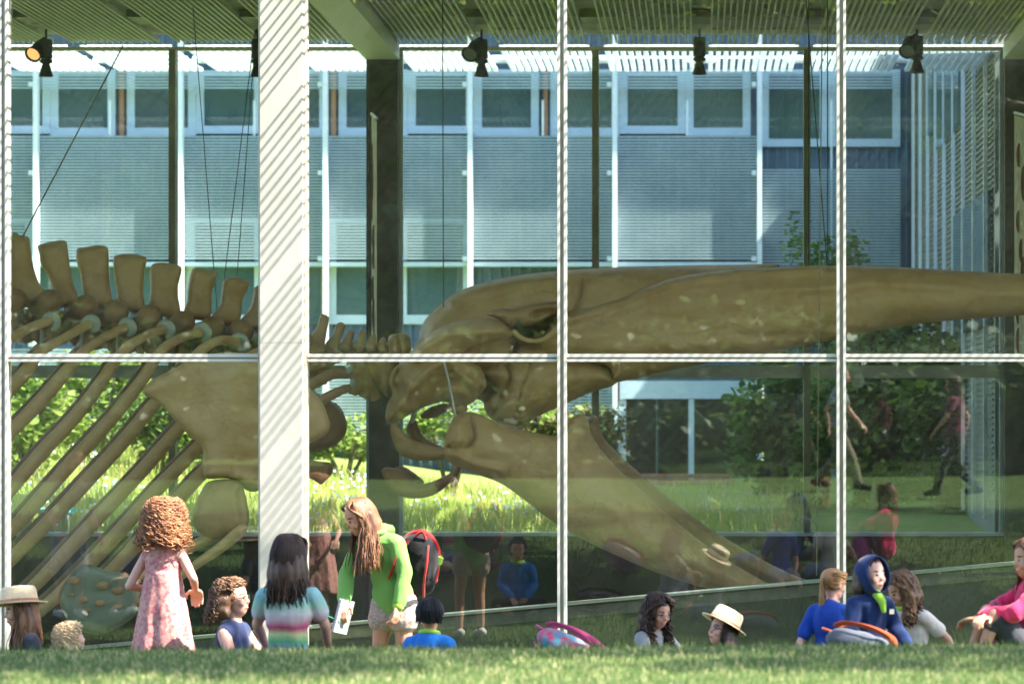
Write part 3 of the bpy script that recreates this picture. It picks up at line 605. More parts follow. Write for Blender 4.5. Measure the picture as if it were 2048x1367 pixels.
# --- lower jaws
mj = slab('lower_jaw', [(889, 905), (888, 882), (897, 855), (908, 835), (930, 824), (955, 826), (985, 840), (1030, 857), (1075, 865), (1112, 871), (1128, 862), (1138, 840), (1151, 831), (1168, 829), (1176, 838), (1181, 862), (1196, 890), (1230, 930), (1290, 985), (1350, 1040), (1420, 1095), (1490, 1140), (1560, 1180), (1570, 1190), (1540, 1192), (1440, 1182), (1330, 1150), (1240, 1113), (1150, 1070), (1100, 1038), (1050, 1000), (1005, 968), (960, 950), (920, 935), (897, 922)],
          lambda a, b: 2.75 + .0016 * (a - 900), .24, 55, BO, ridges=[([(940, 835), (948, 868), (935, 892), (900, 893)], -.06, 5), ([(905, 905), (940, 925), (1000, 940)], .05, 8), ([(915, 850), (920, 880)], .05, 14), ([(1150, 840), (1150, 950), (1300, 1080)], .04, 30)])
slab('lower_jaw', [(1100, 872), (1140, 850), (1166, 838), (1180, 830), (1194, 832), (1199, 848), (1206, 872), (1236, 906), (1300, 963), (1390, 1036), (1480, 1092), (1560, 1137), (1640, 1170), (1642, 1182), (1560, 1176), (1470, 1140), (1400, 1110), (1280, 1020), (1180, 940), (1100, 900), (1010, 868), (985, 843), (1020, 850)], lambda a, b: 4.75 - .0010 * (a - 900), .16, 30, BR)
for s_ in ([(783, 846), (791, 845), (800, 856), (825, 878), (862, 890), (903, 896), (903, 912), (885, 918), (850, 921), (815, 916), (795, 903), (785, 880), (780, 860)], [(821, 838), (832, 840), (838, 856), (850, 874), (870, 887), (884, 893), (862, 893), (832, 884), (812, 862)], [(763, 945), (768, 935), (780, 934), (800, 938), (818, 950), (832, 966), (850, 966), (875, 958), (900, 945), (914, 930), (922, 932), (916, 950), (895, 970), (870, 988), (845, 995), (825, 996), (800, 992), (780, 975)], [(790, 936), (806, 932), (826, 943), (848, 962), (838, 968), (815, 955)]):
    slab('throat_bone', s_, 4.0 if s_[0][0] in (821, 790) else 3.3, .09, 16, BR if s_[0][0] != 783 else BO, step=4)
for pl, r in (([(830, 815), (828, 828), (824, 842)], 5), ([(915, 937), (924, 926)], 5), ([(778, 843), (796, 843)], 6)): inv(ptube(pl, 3.5, r, 2).build('spacer', M['plastic'], wh, True))
# --- backbone
SP = [[(22, 473), (44, 472), (57, 474), (60, 483), (64, 519), (72, 551), (81, 570), (88, 582), (73, 612), (37, 612), (22, 592)],
      [(76, 491), (94, 485), (120, 480), (132, 482), (135, 491), (139, 526), (146, 563), (155, 589), (152, 612), (117, 612), (108, 586), (103, 571), (91, 542), (82, 529), (78, 507)],
      [(152, 502), (161, 495), (193, 491), (213, 493), (217, 504), (218, 548), (220, 571), (224, 599), (222, 615), (183, 612), (166, 584), (160, 548), (154, 526)],
      [(227, 517), (234, 510), (264, 508), (278, 510), (293, 516), (289, 542), (286, 577), (288, 622), (256, 622), (234, 602), (234, 584), (228, 554)],
      [(299, 546), (304, 529), (324, 525), (346, 528), (361, 533), (363, 543), (356, 571), (355, 586), (359, 630), (324, 632), (299, 609), (301, 579)],
      [(381, 546), (387, 537), (404, 537), (426, 541), (434, 548), (429, 567), (423, 586), (420, 635), (382, 638), (368, 622), (374, 602), (375, 579)],
      [(445, 567), (451, 557), (469, 553), (485, 558), (497, 562), (497, 574), (485, 598), (483, 615), (478, 645), (448, 650), (422, 636), (437, 615), (442, 593)],
      [(508, 576), (520, 570), (540, 576), (545, 592), (535, 622), (530, 655), (490, 658), (478, 645), (500, 615), (506, 590)],
      [(565, 600), (580, 596), (596, 606), (596, 640), (588, 675), (550, 675), (545, 660), (558, 630)]]
for i, s_ in enumerate(SP): slab('vertebra_spine', s_, 4.35, .09, 17, BO, step=5)
for i, s_ in enumerate([[(640, 630), (647, 628), (656, 632), (658, 639), (654, 661), (650, 684), (648, 702), (623, 706), (612, 690), (622, 668), (634, 652)], [(672, 649), (682, 644), (689, 647), (691, 652), (682, 678), (676, 702), (658, 702), (650, 689), (664, 670)], [(695, 665), (702, 659), (708, 662), (708, 671), (702, 690), (696, 702), (676, 696), (688, 678)], [(718, 664), (724, 659), (731, 662), (733, 668), (730, 684), (723, 702), (705, 692), (714, 678)], [(740, 673), (746, 667), (751, 668), (753, 690), (748, 704), (732, 698), (733, 686)], [(761, 678), (766, 674), (771, 677), (772, 687), (776, 702), (761, 706), (755, 692)], [(776, 678), (781, 670), (795, 666), (811, 665), (818, 670), (822, 687), (818, 712), (783, 712), (777, 692)]]):
    slab('vertebra_spine', s_, 4.35 - .02 * i, .05 if i < 6 else .13, 9 if i < 6 else 20, BO, step=3, ridges=[([(797, 668), (802, 705)], -.03, 3)] if i == 6 else ())
lumps = [(30, 600), (100, 602), (172, 613), (232, 622), (300, 632), (365, 645), (425, 655), (482, 662), (545, 668), (600, 680)]
for i, (a, b) in enumerate(lumps):
    c = W(a, b, 4.0); s_ = MB(); s_.ell(c, (.115, .16, .108)); e = W(a - 25, b + 10, 4.4); s_.tube([c, e], [.07, .1], 10)
    s_.ell(W(a + 18, b + 52, 4.62), (.155, .17, .16)); s_.ell(W(a + 18, b + 52, 4.62) + Vector((.14, 0, 0)), (.05, .185, .175)); s_.tube([W(a + 10, b + 42, 4.5), W(a - 2, b + 36, 3.95)], [.07, .05], 8, squash=.6)
    inv(s_.remesh('vertebra', BR, wh, voxel=.016, smooth=3))
s_ = MB()
for i in range(8): s_.ell(W(622 + i * 21, 702 - i * .5, 4.45), (.05, .12, .075))
s_.tube([W(610, 705, 4.5), W(790, 705, 4.5)], .06, 8); inv(s_.remesh('neck_vertebra', BR, wh, voxel=.014, smooth=2))
for pl, r in (([(704, 718), (711, 745), (712, 765), (705, 785)], 5), ([(715, 718), (721, 745), (720, 765), (713, 777)], 5), ([(726, 718), (729, 750), (723, 774), (714, 783)], 4), ([(735, 718), (737, 750), (734, 775), (728, 792)], 5), ([(738, 735), (742, 765), (748, 785), (752, 796)], 5)):
    inv(ptube(pl, 3.9, r, 4, squash=2.4).build('neck_vertebra', BO, wh, True))
slab('neck_vertebra', [(738, 712), (740, 745), (752, 768), (764, 784), (776, 793), (786, 770), (792, 745), (792, 712)], 3.85, .12, 22, BO, step=4)
# --- ribs with their pale C shaped spacers
RB = [[(98, 642), (60, 655), (30, 672), (0, 690), (-60, 760), (-110, 840)], [(178, 647), (130, 675), (82, 703), (50, 745), (0, 800), (-50, 860)], [(250, 654), (200, 680), (163, 706), (128, 748), (80, 803), (32, 853), (-20, 910)],
      [(327, 658), (285, 675), (242, 706), (200, 768), (150, 833), (90, 897), (32, 965), (-10, 1015)], [(400, 664), (360, 676), (321, 703), (280, 765), (220, 840), (150, 917), (90, 985), (32, 1050), (-10, 1090)],
      [(474, 684), (440, 680), (400, 703), (350, 762), (300, 818), (240, 890), (180, 955), (110, 1030), (50, 1090), (10, 1130)], [(545, 690), (480, 725), (420, 790), (350, 865), (280, 945), (210, 1020), (140, 1095), (80, 1160)],
      [(600, 705), (520, 765), (450, 835), (385, 905), (320, 972), (250, 1050), (180, 1125), (110, 1195)], [(640, 762), (560, 805), (480, 872), (410, 940), (350, 1005), (290, 1070), (215, 1150)]]
for i, pl in enumerate(RB):
    (a1, b1), (a2, b2) = pl[-2:]; pl.append((a2 + (a2 - a1) * .9, b2 + (b2 - b1) * .75)) if i > 2 else None
    n = len(pl); ys = [3.75, 3.45, 3.15] + [2.95 + .03 * abs(j - n * .6) for j in range(3, n)]
    rr = [8, 7.5, 8.5] + [9.2 + 2.4 * math.sin((j - 2) / (n - 3) * math.pi) for j in range(3, n)]
    inv(ptube(pl, ys, rr, 6, 12, squash=1.25).build('rib', BO, wh, True))
    fl = [(a - 8 - 1.2 * j, b - 7) for j, (a, b) in enumerate(pl)]
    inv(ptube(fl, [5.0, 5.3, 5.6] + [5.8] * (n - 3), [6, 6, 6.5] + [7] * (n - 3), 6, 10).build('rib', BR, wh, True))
    if i < 7:
        a, b = pl[0]; arc = [(a + 13 * math.cos(t) + 2, b + 3 - 14 * math.sin(t)) for t in np.linspace(R(165), R(-75), 9)]
        inv(ptube(arc, [3.75] * 9, [2.5, 4, 5, 5.5, 6, 6, 5.5, 4.5, 2], 3, 8, squash=1.6).build('spacer', M['plastic'], wh, True))
        inv(ptube([(a - 14, b + 18), (a - 15, b + 60)], 4.3, 4, 2).build('support_post', M['plastic'], wh, True))
for pl, r in (([(585, 790), (620, 768), (652, 752), (675, 746), (693, 748)], [8, 9, 9.5, 9, 7]), ([(600, 838), (640, 803), (672, 785), (700, 774)], [9, 9, 8, 6]), ([(560, 760), (610, 738), (650, 726), (690, 712)], [8, 8, 8, 6])):
    inv(ptube(pl, 3.5, r, 6, 12, squash=1.2).build('rib', BR, wh, True))
for (a, b, u, v_) in ((699, 737, .036, .055), (706, 767, .022, .050)): inv(MB().ell(W(a, b, 3.5), (u, .04, v_)).build('spacer', M['plastic'], wh, True))
# --- shoulder blades, breast bone and flippers
slab('shoulder_blade', [(286, 779), (303, 760), (333, 744), (365, 727), (400, 712), (460, 704), (540, 716), (600, 760), (640, 797), (657, 835), (660, 852), (652, 868), (622, 885), (580, 900), (540, 930), (525, 968), (505, 975), (485, 966), (454, 956), (410, 955), (405, 925), (403, 894), (378, 870), (357, 848), (318, 806), (291, 791)], 2.35, .10, 26, BO, ridges=[([(440, 945), (450, 900), (470, 800), (480, 740)], .05, 40), ([(330, 790), (390, 800)], -.02, 25), ([(415, 948), (500, 960)], .04, 7)], step=7)
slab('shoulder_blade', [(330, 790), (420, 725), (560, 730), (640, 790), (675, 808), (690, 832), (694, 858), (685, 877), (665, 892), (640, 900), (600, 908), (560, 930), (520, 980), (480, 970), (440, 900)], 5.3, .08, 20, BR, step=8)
slab('breast_bone', [(560, 915), (600, 916), (640, 922), (662, 925), (666, 935), (662, 950), (652, 960), (641, 968), (625, 958), (600, 952), (565, 955)], 3.6, .08, 14, BR, step=4)
slab('upper_arm', [(392, 1005), (403, 980), (412, 966), (425, 960), (455, 957), (480, 962), (490, 985), (497, 1020), (498, 1042), (488, 1062), (462, 1074), (425, 1078), (395, 1062), (386, 1035)], 2.3, .17, 36, BR, ridges=[([(480, 985), (488, 1040)], -.03, 8)])
for pl, ys in (([(478, 1062), (440, 1095), (390, 1130), (335, 1170), (290, 1198)], 2.2), ([(430, 1070), (385, 1092), (335, 1120), (280, 1150), (240, 1170)], 2.35)):
    inv(ptube(pl, ys, [22, 18, 15, 15, 18], 5, 12, squash=.6).build('forearm', BO, wh, True))
fl = slab('flipper', [(255, 1150), (215, 1140), (180, 1128), (158, 1130), (140, 1150), (122, 1175), (118, 1200), (130, 1232), (150, 1255), (190, 1268), (235, 1255), (275, 1225), (290, 1195)], 2.3, .05, 18, M['acrylic'], step=8)
for (a, b, u, v_) in ((147, 1160, 13, 9), (144, 1189, 5, 3), (168, 1199, 8, 8), (172, 1220, 10, 5), (205, 1170, 13, 9), (235, 1180, 12, 9), (200, 1205, 12, 8), (235, 1212, 12, 7)):
    c = W(a, b, 2.25); q = (2.25 + DC) / FPX; MB().ell(c, (u * q, .03, v_ * q)).build('wrist_bone', BR, fl, True)
# ------------------------------------------------------------------ cables
for i, (a, ya, b, yb, r, lb) in enumerate([((246, 92), 5.5, (46, 472), 4.35, 1.5, 'olive cable slanting from the ceiling to the tall leftmost spine'), ((388, 40), 5, (437, 655), 4.3, .9, 'thin cable running down to the seventh spine left of the column'), ((510, 60), 5, (448, 560), 4.3, .9, 'left one of the pair of thin cables just left of the column'), ((512, 60), 5, (474, 553), 4.3, .9, 'right one of the pair of thin cables just left of the column'),
        ((885, -40), 4, (887, 650), 4, 1.1, 'thin upright cable holding the back of the skull'), ((1617, 40), 4.2, (1617, 530), 4, 1.1, 'upright cable left of the slanting one above the upper jaw'), ((1616, 50), 4.4, (1654, 529), 4.2, 1.1, 'slanting cable over the upper jaw beside the right hand panes'), ((1655, 20), 4.2, (1655, 529), 4, 1.1, 'upright cable close to the right hand mullion above the upper jaw'), ((1645, -20), 2, (1633, 1150), 1.6, 1.1, 'long olive cable passing in front of the upper jaw down to the jaw tips')]):
    p, q = W(*a, ya), W(*b, yb); 
    if i > 3 or i == 1: p = p + (p - q).normalized() * ((5.7 - p.z) / max(.01, (p - q).normalized().z)) if p.z < 5.7 else p
    o = MB().tube([q - q, p - q], r * (p.y + DC) / FPX, 6).build('suspension_cable', M['olive'] if i in (0, 8) else M['cable']); o.location = q
    tag(o, lb, 'cable', 'cables holding the skeleton')
# ------------------------------------------------------------------ spotlights
M['lens'] = mat('spot_lens', (.30, .31, .27), .15); M['lensw'] = mat('warm_spot_lens', (.6, .35, .2), .3, emit=(1, .42, .14, .35))
def spot(px, py, Y, tilt, lab, warm, second):
    c = W(px, py, Y); q = (Y + DC) / FPX
    t = thing('spotlight', lab, 'spotlight', c, group='spotlights under the slatted ceiling')
    MB().tube([(0, 0, 5.71 - c.z), (0, 0, 10 * q)], .012, 8).build('stem', M['black'], t)
    MB().lathe([(.0, .16), (.055, .16), (.062, .13), (.062, -.02), (.05, -.03), (0, -.03)], (0, 0, 0), n=18).build('body', M['black'], t, True)
    MB().lathe([(.0, -.035), (.055, -.035), (.062, -.045), (.062, -.065), (.05, -.07), (.035, -.08), (.072, -.20), (.066, -.20), (.03, -.08), (0, -.08)], (0, 0, 0), n=18).build('cone', M['black'], t, True)
    MB().lathe([(0, -.15), (.05, -.15)], (0, 0, 0), n=16).build('lens', M['lensw'], t)
    if second:
        E = Euler((R(-50), R(tilt), 0)).to_matrix()
        MB().lathe([(0, .14), (.05, .14), (.06, .10), (.06, 0), (.075, -.06), (.085, -.07), (.072, -.07), (.05, -.02), (0, -.02)], (-.09, -.05, .04), E, n=18).build('body', M['black'], t, True)
        MB().lathe([(0, -.055), (.068, -.055)], (-.09, -.05, .04), E, n=16).build('lens', M['lensw'] if warm else M['lens'], t)
        MB().tube([(-.02, 0, .17), (-.08, -.03, .12)], .015, 6).build('bracket', M['black'], t)
spot(92, 112, 7, 25, 'double spotlight with a glowing warm lamp at the far left', True, True)
spot(515, 112, 7, 0, 'spotlight partly hidden by the pale column', True, False)
spot(963, 112, 7, 25, 'double spotlight above the back of the skull', False, True)
spot(1399, 108, 7, 0, 'single downward spotlight in the middle ceiling gap', True, False)
spot(1834, 105, 7, 15, 'double spotlight with a round glass facing out at the right', False, True)
# ------------------------------------------------------------------ banners
def banner(px, y0, y1, Y, wpx, lab, seed):
    a, b = W(px, y0, Y), W(px, y1, Y)
    m = mat('banner_print', (.52, .52, .34), .7, (.42, .30, .16), 3.4 + seed, stretch=(2, 2, 1), detail=3)
    t = thing('banner', lab, 'banner', b, group='narrow banners beside the rear columns'); H = a.z - b.z; wd = wpx * (Y + DC) / FPX
    s = MB(); f = [(0, 0, .12), (wd, -.5, 0), (wd, -.5, H), (0, 0, H + .1)]
    s.add(f + [(x, y + .02, z) for x, y, z in f], [(0, 1, 2, 3), (7, 6, 5, 4), (0, 4, 5, 1), (3, 2, 6, 7), (1, 5, 6, 2), (0, 3, 7, 4)]).build('cloth', m, t)
    MB().tube([(0, -.01, H + .12), (wd, -.51, H + .03)], .015, 6).build('rod', M['beam'], t)
    r = random.Random(seed); k = MB()
    for i in range(7):
        z = H * (.12 + .12 * i + .04 * r.random()); u = .2 + .4 * r.random(); k.lathe([(0, 0), (.11, 0)], (wd * u, -.5 * u - .012, z), Matrix.Rotation(R(90), 3, 'X') @ Matrix.Identity(3), n=12, sx=wd * 2.2, sy=.8 + r.random())
    k.build('print', mat('banner_red', (.42, .12, .08), .7, (.2, .22, .15), 6), t)
banner(743, 252, 690, 7.4, 20, 'narrow pictorial banner on the column left of the skull', 1)
banner(2029, 250, 745, 7.4, 24, 'patterned banner at the right edge of the hall', 4)
# ------------------------------------------------------------------ people
def skinmat(name, c): 
    c2 = tuple(min(1, v * k) for v, k in zip(c, (1.12, .92, .88))); return mat(name, c, .5, c2, 7, detail=3)
SK = {'fair': skinmat('skin_fair', (.62, .36, .26)), 'tan': skinmat('skin_tan', (.50, .27, .17)), 'pale': skinmat('skin_pale', (.68, .43, .33))}
M['lip'] = mat('lips', (.48, .13, .11), .4); M['brow'] = mat('eyebrow', (.06, .035, .02), .7); M['eyew'] = mat('eye_white', (.42, .38, .35), .3); M['iris'] = mat('iris', (.04, .025, .015), .2)
M['mouthin'] = mat('mouth_inside', (.12, .02, .02), .4)
def cloth(name, a, b=None, s=10, bump=.0015, st=(1, 1, 1)): return mat(name, a, .85, b or tuple(v * .82 for v in a), s, bump, 120, spec=.2, sheen=.2, stretch=st)
def stripes(name, cols, axis='Z', lo=0, hi=.5):
    m = mat(name, cols[0], .85, spec=.2, bump=.0015, bscale=120); n = m.node_tree.nodes; l = m.node_tree.links; b = n['Principled BSDF']
    tc = n.new('ShaderNodeTexCoord'); sx = n.new('ShaderNodeSeparateXYZ'); nz = n.new('ShaderNodeTexNoise'); nz.inputs['Scale'].default_value = 7
    l.new(tc.outputs['Object'], sx.inputs[0]); l.new(tc.outputs['Object'], nz.inputs[0])
    ad = n.new('ShaderNodeMath'); ad.operation = 'MULTIPLY_ADD'; ad.inputs[1].default_value = .05; l.new(nz.outputs[0], ad.inputs[0]); l.new(sx.outputs[axis], ad.inputs[2])
    mr = n.new('ShaderNodeMapRange'); mr.inputs[1].default_value = lo; mr.inputs[2].default_value = hi; l.new(ad.outputs[0], mr.inputs[0])
    r = n.new('ShaderNodeValToRGB'); e = r.color_ramp.elements
    for i, c in enumerate(cols):
        p = i / (len(cols) - 1); q = e[i] if i < 2 else e.new(p)
        q.position = p
    for q, i in zip(sorted(e, key=lambda q: q.position), range(len(cols))): q.color = (*cols[i], 1)
    l.new(mr.outputs[0], r.inputs[0]); l.new(r.outputs[0], b.inputs['Base Color']); return m
def hairmat(name, a, b): return mat(name, a, .55, b, 16, spec=.5, stretch=(1, 1, .25), detail=2)
def person(label, px, top, d, yaw, pose, skin='fair', H=.155, hfix=None, zoff=0, vox=.006, head=(0, 0), shirt=None, sleeve=.35, bottom=None, blen=.5, hair=None, shoes=None, face=True, group=None, x=None, smile=0, loose=1.0, dress=None, collar=None, hem=0, widen=1.0):
    """pose: joints in units of stature, facing -y, left side +x. Scaled so the head top meets the picture line."""
    Y = -d; dist = Y + DC; x = (px - VX) / FPX * dist if x is None else x
    z0 = zg(x, Y) + zoff
    P = {k: Vector(v) for k, v in pose.items() if len(v) == 3}
    pel, nk = P['pel'], P['neck']; sp = (nk - pel).normalized()
    topu = nk.z + .02 + H * .93 + P.get('hoff', Vector((0, 0, 0))).z
    h = hfix or ((EYE + (VY - top) / FPX * dist) - z0) / topu
    t = thing('person', label, 'person', (x, Y, z0), R(yaw), group)
    J = {k: v * h for k, v in P.items()}; u = h
    shd = J['shl'] - J['shr'] if 'shl' in J else None
    tw = R(pose.get('twist', (0,))[0]) if 'twist' in pose else 0
    sw = .087 * widen; H = H * 1.08
    ax = Vector((math.cos(tw), math.sin(tw), 0)); 
    nkb = J['neck']; pl_ = J['pel']
    shL = nkb - sp * .045 * u + ax * sw * u + Vector((0, 0, P.get('shl_up', Vector((0, 0, 0))).z * u)); shR = nkb - sp * .045 * u - ax * sw * u
    hpL = pl_ + Vector((.044 * u, 0, -.01 * u)); hpR = pl_ + Vector((-.044 * u, 0, -.01 * u))
    chest = pl_.lerp(nkb, .68) + Vector((0, .012 * u, 0)); waist = pl_.lerp(nkb, .34) + Vector((0, .006 * u, 0))
    rotsp = Vector((0, 0, 1)).rotation_difference(sp).to_matrix() @ Matrix.Rotation(tw, 3, 'Z')
    def torso(mb, g):
        mb.ell(pl_, ((.080 * widen) * u + g, .064 * u + g, .075 * u + g), rotsp, 18, 11)
        mb.ell(waist, ((.066 * widen) * u + g, .053 * u + g, .10 * u + g), rotsp, 18, 11)
        mb.ell(chest, ((.078 * widen) * u + g, .058 * u + g, .115 * u + g), rotsp, 18, 11)
        mb.tube([shR - ax * (-.012 * u), nkb - sp * .035 * u, shL - ax * .012 * u], [.031 * u + g, .040 * u + g, .031 * u + g], 12)
    # head frame
    Hh = H * h; hy, hp = head
    hq = Euler((R(hp), 0, 0)).to_matrix(); Mh = Matrix.Rotation(R(hy), 3, 'Z') @ hq
    hc = nkb + sp * .018 * u + Vector((0, -.008 * u, 0)) + P.get('hoff', Vector((0, 0, 0))) * u + Mh @ Vector((0, -.02 * Hh, .46 * Hh))
    def HP(a, b, c): return hc + Mh @ Vector((a * Hh, b * Hh, c * Hh))
    b = MB(); torso(b, 0)
    b.tube([nkb - sp * .03 * u, nkb.lerp(hc, .35), HP(0, .08, -.2)], [.036 * u, .029 * u, .030 * u], 12)
    b.ell(HP(0, .06, .12), (.335 * Hh, .42 * Hh, .38 * Hh), Mh, 20, 12)
    b.ell(HP(0, -.10, -.20), (.225 * Hh, .255 * Hh, .295 * Hh), Mh, 18, 11); b.ell(HP(0, -.13, -.02), (.27 * Hh, .25 * Hh, .3 * Hh), Mh, 18, 11)
    b.ell(HP(0, -.385, -.10), (.042 * Hh, .06 * Hh, .05 * Hh), Mh, 10, 7); b.tube([HP(0, -.355, .03), HP(0, -.39, -.09)], [.022 * Hh, .034 * Hh], 8)
    b.ell(HP(0, -.335, -.255), (.085 * Hh, .045 * Hh, .045 * Hh), Mh, 10, 7)
    b.ell(HP(.15, -.26, -.12), (.10 * Hh, .09 * Hh, .10 * Hh), Mh, 10, 7); b.ell(HP(-.15, -.26, -.12), (.10 * Hh, .09 * Hh, .10 * Hh), Mh, 10, 7)
    for sx in (-1, 1): b.ell(HP(sx * .335, .04, -.04), (.035 * Hh, .07 * Hh, .10 * Hh), Mh, 10, 7)
    def limb(mb, pts, rr, g=0, n=12): mb.tube(pts, [r * u + g for r in rr], n)
    arms = {}
    for sd, sh, sx in (('l', shL, 1), ('r', shR, -1)):
        el, ha = J['el' + sd], J['ha' + sd]; arms[sd] = (sh, el, ha)
        limb(b, [sh, sh.lerp(el, .5), el], [.027, .025, .020]); limb(b, [el, el.lerp(ha, .35), ha], [.020, .020, .0135])
        # hand: palm, four bent fingers of unequal length, thumb
        f = (ha - el).normalized(); side = Vector((0, 0, 1)).cross(f); side = side.normalized() if side.length > .2 else Vector((1, 0, 0)); nrm = f.cross(side).normalized()
        if pose.get('palm' + sd): side, nrm = nrm, side
        hs = Hh * .82 / .17 if False else Hh / .21; pc = ha + f * .035 * hs
        Mp = Matrix((side, f, nrm)).transposed()
        b.ell(pc, (.034 * hs, .045 * hs, .014 * hs), Mp, 12, 8)
        for q, (o_, L) in enumerate(((-.027, .052), (-.009, .064), (.009, .068), (.026, .058))):
            s0 = ha + f * .066 * hs + side * o_ * hs * .95; s1 = s0 + (f * .8 - nrm * .35).normalized() * L * .55 * hs; s2 = s1 + (f * .35 - nrm * .9).normalized() * L * .5 * hs
            b.tube([s0 - f * .02 * hs, s0, s1, s2], [.0085 * hs, .0085 * hs, .0078 * hs, .0068 * hs], 7)
        s0 = ha + f * .02 * hs + side * (.028 * hs * (-sx)); s1 = s0 + (side * -sx * .7 + f * .6 - nrm * .3).normalized() * .032 * hs; s2 = s1 + (f * .9 - nrm * .4).normalized() * .026 * hs
        b.tube([s0, s1, s2], [.011 * hs, .0095 * hs, .008 * hs], 7)
    legs = {}
    for sd, hp_ in (('l', hpL), ('r', hpR)):
        kn, an = J['kn' + sd], J['an' + sd]; legs[sd] = (hp_, kn, an)
        limb(b, [hp_, hp_.lerp(kn, .5), kn], [.050, .041, .031]); limb(b, [kn, kn.lerp(an, .35), an], [.031, .029, .019])
        ft = J.get('ft' + sd) or an + Vector((0, -.075 * u, -.02 * u)); fd = (ft - an).normalized(); b.tube([an - fd * .018 * u - Vector((0, 0, .012 * u)), an.lerp(ft, .5) - Vector((0, 0, .004 * u)), ft], [.021 * u, .021 * u, .016 * u], 10)
        legs[sd] += (ft,)
    inv_ = Mh.transposed()
    def post(me):
        me.materials.clear()
        for m in (SK[skin], M['lip'], M['brow'], M['eyew'], M['iris'], M['mouthin']): me.materials.append(m)
        if not face: return
        idx = np.zeros(len(me.polygons), np.int32)
        cs = np.empty(len(me.polygons) * 3, np.float32); me.polygons.foreach_get('center', cs); cs = (cs.reshape(-1, 3) - np.array(hc)) @ np.array(Mh) / Hh
        X_, Y_, Z_ = np.abs(cs[:, 0]), cs[:, 1], cs[:, 2]; fr = (Y_ < -.2) & (X_ < .4) & (np.abs(Z_) < .5)
        idx[fr & (((X_ - .135) / .085) ** 2 + ((Z_ - .105 + .15 * (X_ - .135) ** 2) / .02) ** 2 < 1)] = 2
        idx[fr & (((X_ - .135) / .055) ** 2 + ((Z_ - .015) / .024) ** 2 < 1)] = 3
        idx[fr & (((X_ - .132) / .034) ** 2 + ((Z_ - .015) / .030) ** 2 < 1)] = 4
        idx[fr & ((X_ / (.095 + .03 * smile)) ** 2 + ((Z_ + .265 - .6 * smile * X_ ** 2 * 4) / (.032 + .02 * smile)) ** 2 < 1)] = 1
        if smile: idx[fr & ((X_ / .085) ** 2 + ((Z_ + .262) / .016) ** 2 < 1)] = 3
        me.polygons.foreach_set('material_index', idx)
    b.remesh('body', SK[skin], t, voxel=vox, smooth=2, post=post)
    vc = max(vox, .008)
    # clothing, following the body a little outside it
    def cut(pts, f): 
        a, m_, c = pts; 
        if f <= .5: return [a, a.lerp(m_, f * 2)]
        return [a, m_, m_.lerp(c, (f - .5) * 2)]
    if shirt:
        g = .012 * loose; s_ = MB(); torso(s_, g)
        hm = hem or .02
        s_.ell(pl_ + sp * .01 * u, (.082 * widen * u + g * 1.2, .067 * u + g * 1.1, (.085 + hm) * u), rotsp, 18, 11)
        for sd in 'lr':
            if sleeve > 0:
                c_ = cut(arms[sd], sleeve); rr = [.031 * u + g * .8, .028 * u + g * .8, .021 * u + g * .7]
                s_.tube([c_[0] - (c_[1] - c_[0]).normalized() * .005] + c_[1:], rr[:1] + rr[1:len(c_)], 12)
        s_.remesh('shirt', shirt, t, voxel=vc, smooth=2, wrinkle=.007 * loose, wscale=11)
    if collar:
        ptsc = [nkb + sp * .012 * u + ax * math.cos(a) * .045 * u + Vector((0, math.sin(a) * .05 * u, -.012 * u * -math.sin(a))) for a in np.linspace(0, 2 * math.pi, 13)]
        MB().tube(ptsc, .013 * u, 8).build('collar', collar, t, True)
    if bottom:
        s_ = MB(); g = .010; s_.ell(pl_, (.083 * widen * u + g, .069 * u + g, .07 * u + g), rotsp, 16, 10)
        for sd in 'lr':
            c_ = cut(legs[sd][:3], blen); rr = [.053 * u + g, .039 * u + g * 1.6, .026 * u + g * 1.3]
            if len(c_) == 2: e1 = .058 + (.042 - .058) * blen * 2; rr = [.058 * u + g, e1 * u + g * 2.4]
            s_.tube(c_, rr[:len(c_)], 14)
        s_.remesh('shorts' if blen < .6 else 'trousers', bottom, t, voxel=vc, smooth=2, wrinkle=.006, wscale=12)
    if dress:
        s_ = MB(); g = .012; torso(s_, g); kz = dress[1] * u
        base = chest - sp * .02 * u; bot = Vector((pl_.x + dress[2], pl_.y, kz)); n = 28; prof = []
        v = []; f = []
        for i in range(9):
            q = i / 8; c_ = base.lerp(bot, q); r_ = (.080 + .075 * q) * u + g
            for k in range(n):
                a = 2 * math.pi * k / n; rr = r_ * (1 + .10 * q * math.sin(a * 6 + 1.3) + .05 * q * math.sin(a * 11)); v.append((c_.x + math.cos(a) * rr, c_.y + math.sin(a) * rr * .85, c_.z + .012 * math.sin(a * 3) * q))
        for i in range(8):
            for k in range(n): f.append((i * n + k, i * n + (k + 1) % n, (i + 1) * n + (k + 1) % n, (i + 1) * n + k)[::-1])
        f.append(tuple(range(n))); f.append(tuple(reversed(range(8 * n, 9 * n)))); s_.add(v, [q_[::-1] for q_ in f])
        for sx_ in (-1, 1): s_.tube([nkb - sp * .05 * u + ax * sx_ * .07 * u, nkb - sp * .012 * u + ax * sx_ * .062 * u], .024 * u + g, 8)
        s_.remesh('dress', dress[0], t, voxel=vc, smooth=2, wrinkle=.006, wscale=12)
    if shoes:
        for sd in 'lr':
            an, ft = legs[sd][2:]; fd = (ft - an).normalized()
            s_ = MB(); s_.tube([an - fd * .022 * u - Vector((0, 0, .012 * u)), an.lerp(ft, .5) - Vector((0, 0, .004 * u)), ft + fd * .01 * u], [.027 * u, .027 * u, .022 * u], 12).build('shoe', shoes, t, True)
    if hair: make_hair(t, HP, Mh, hc, Hh, **hair)
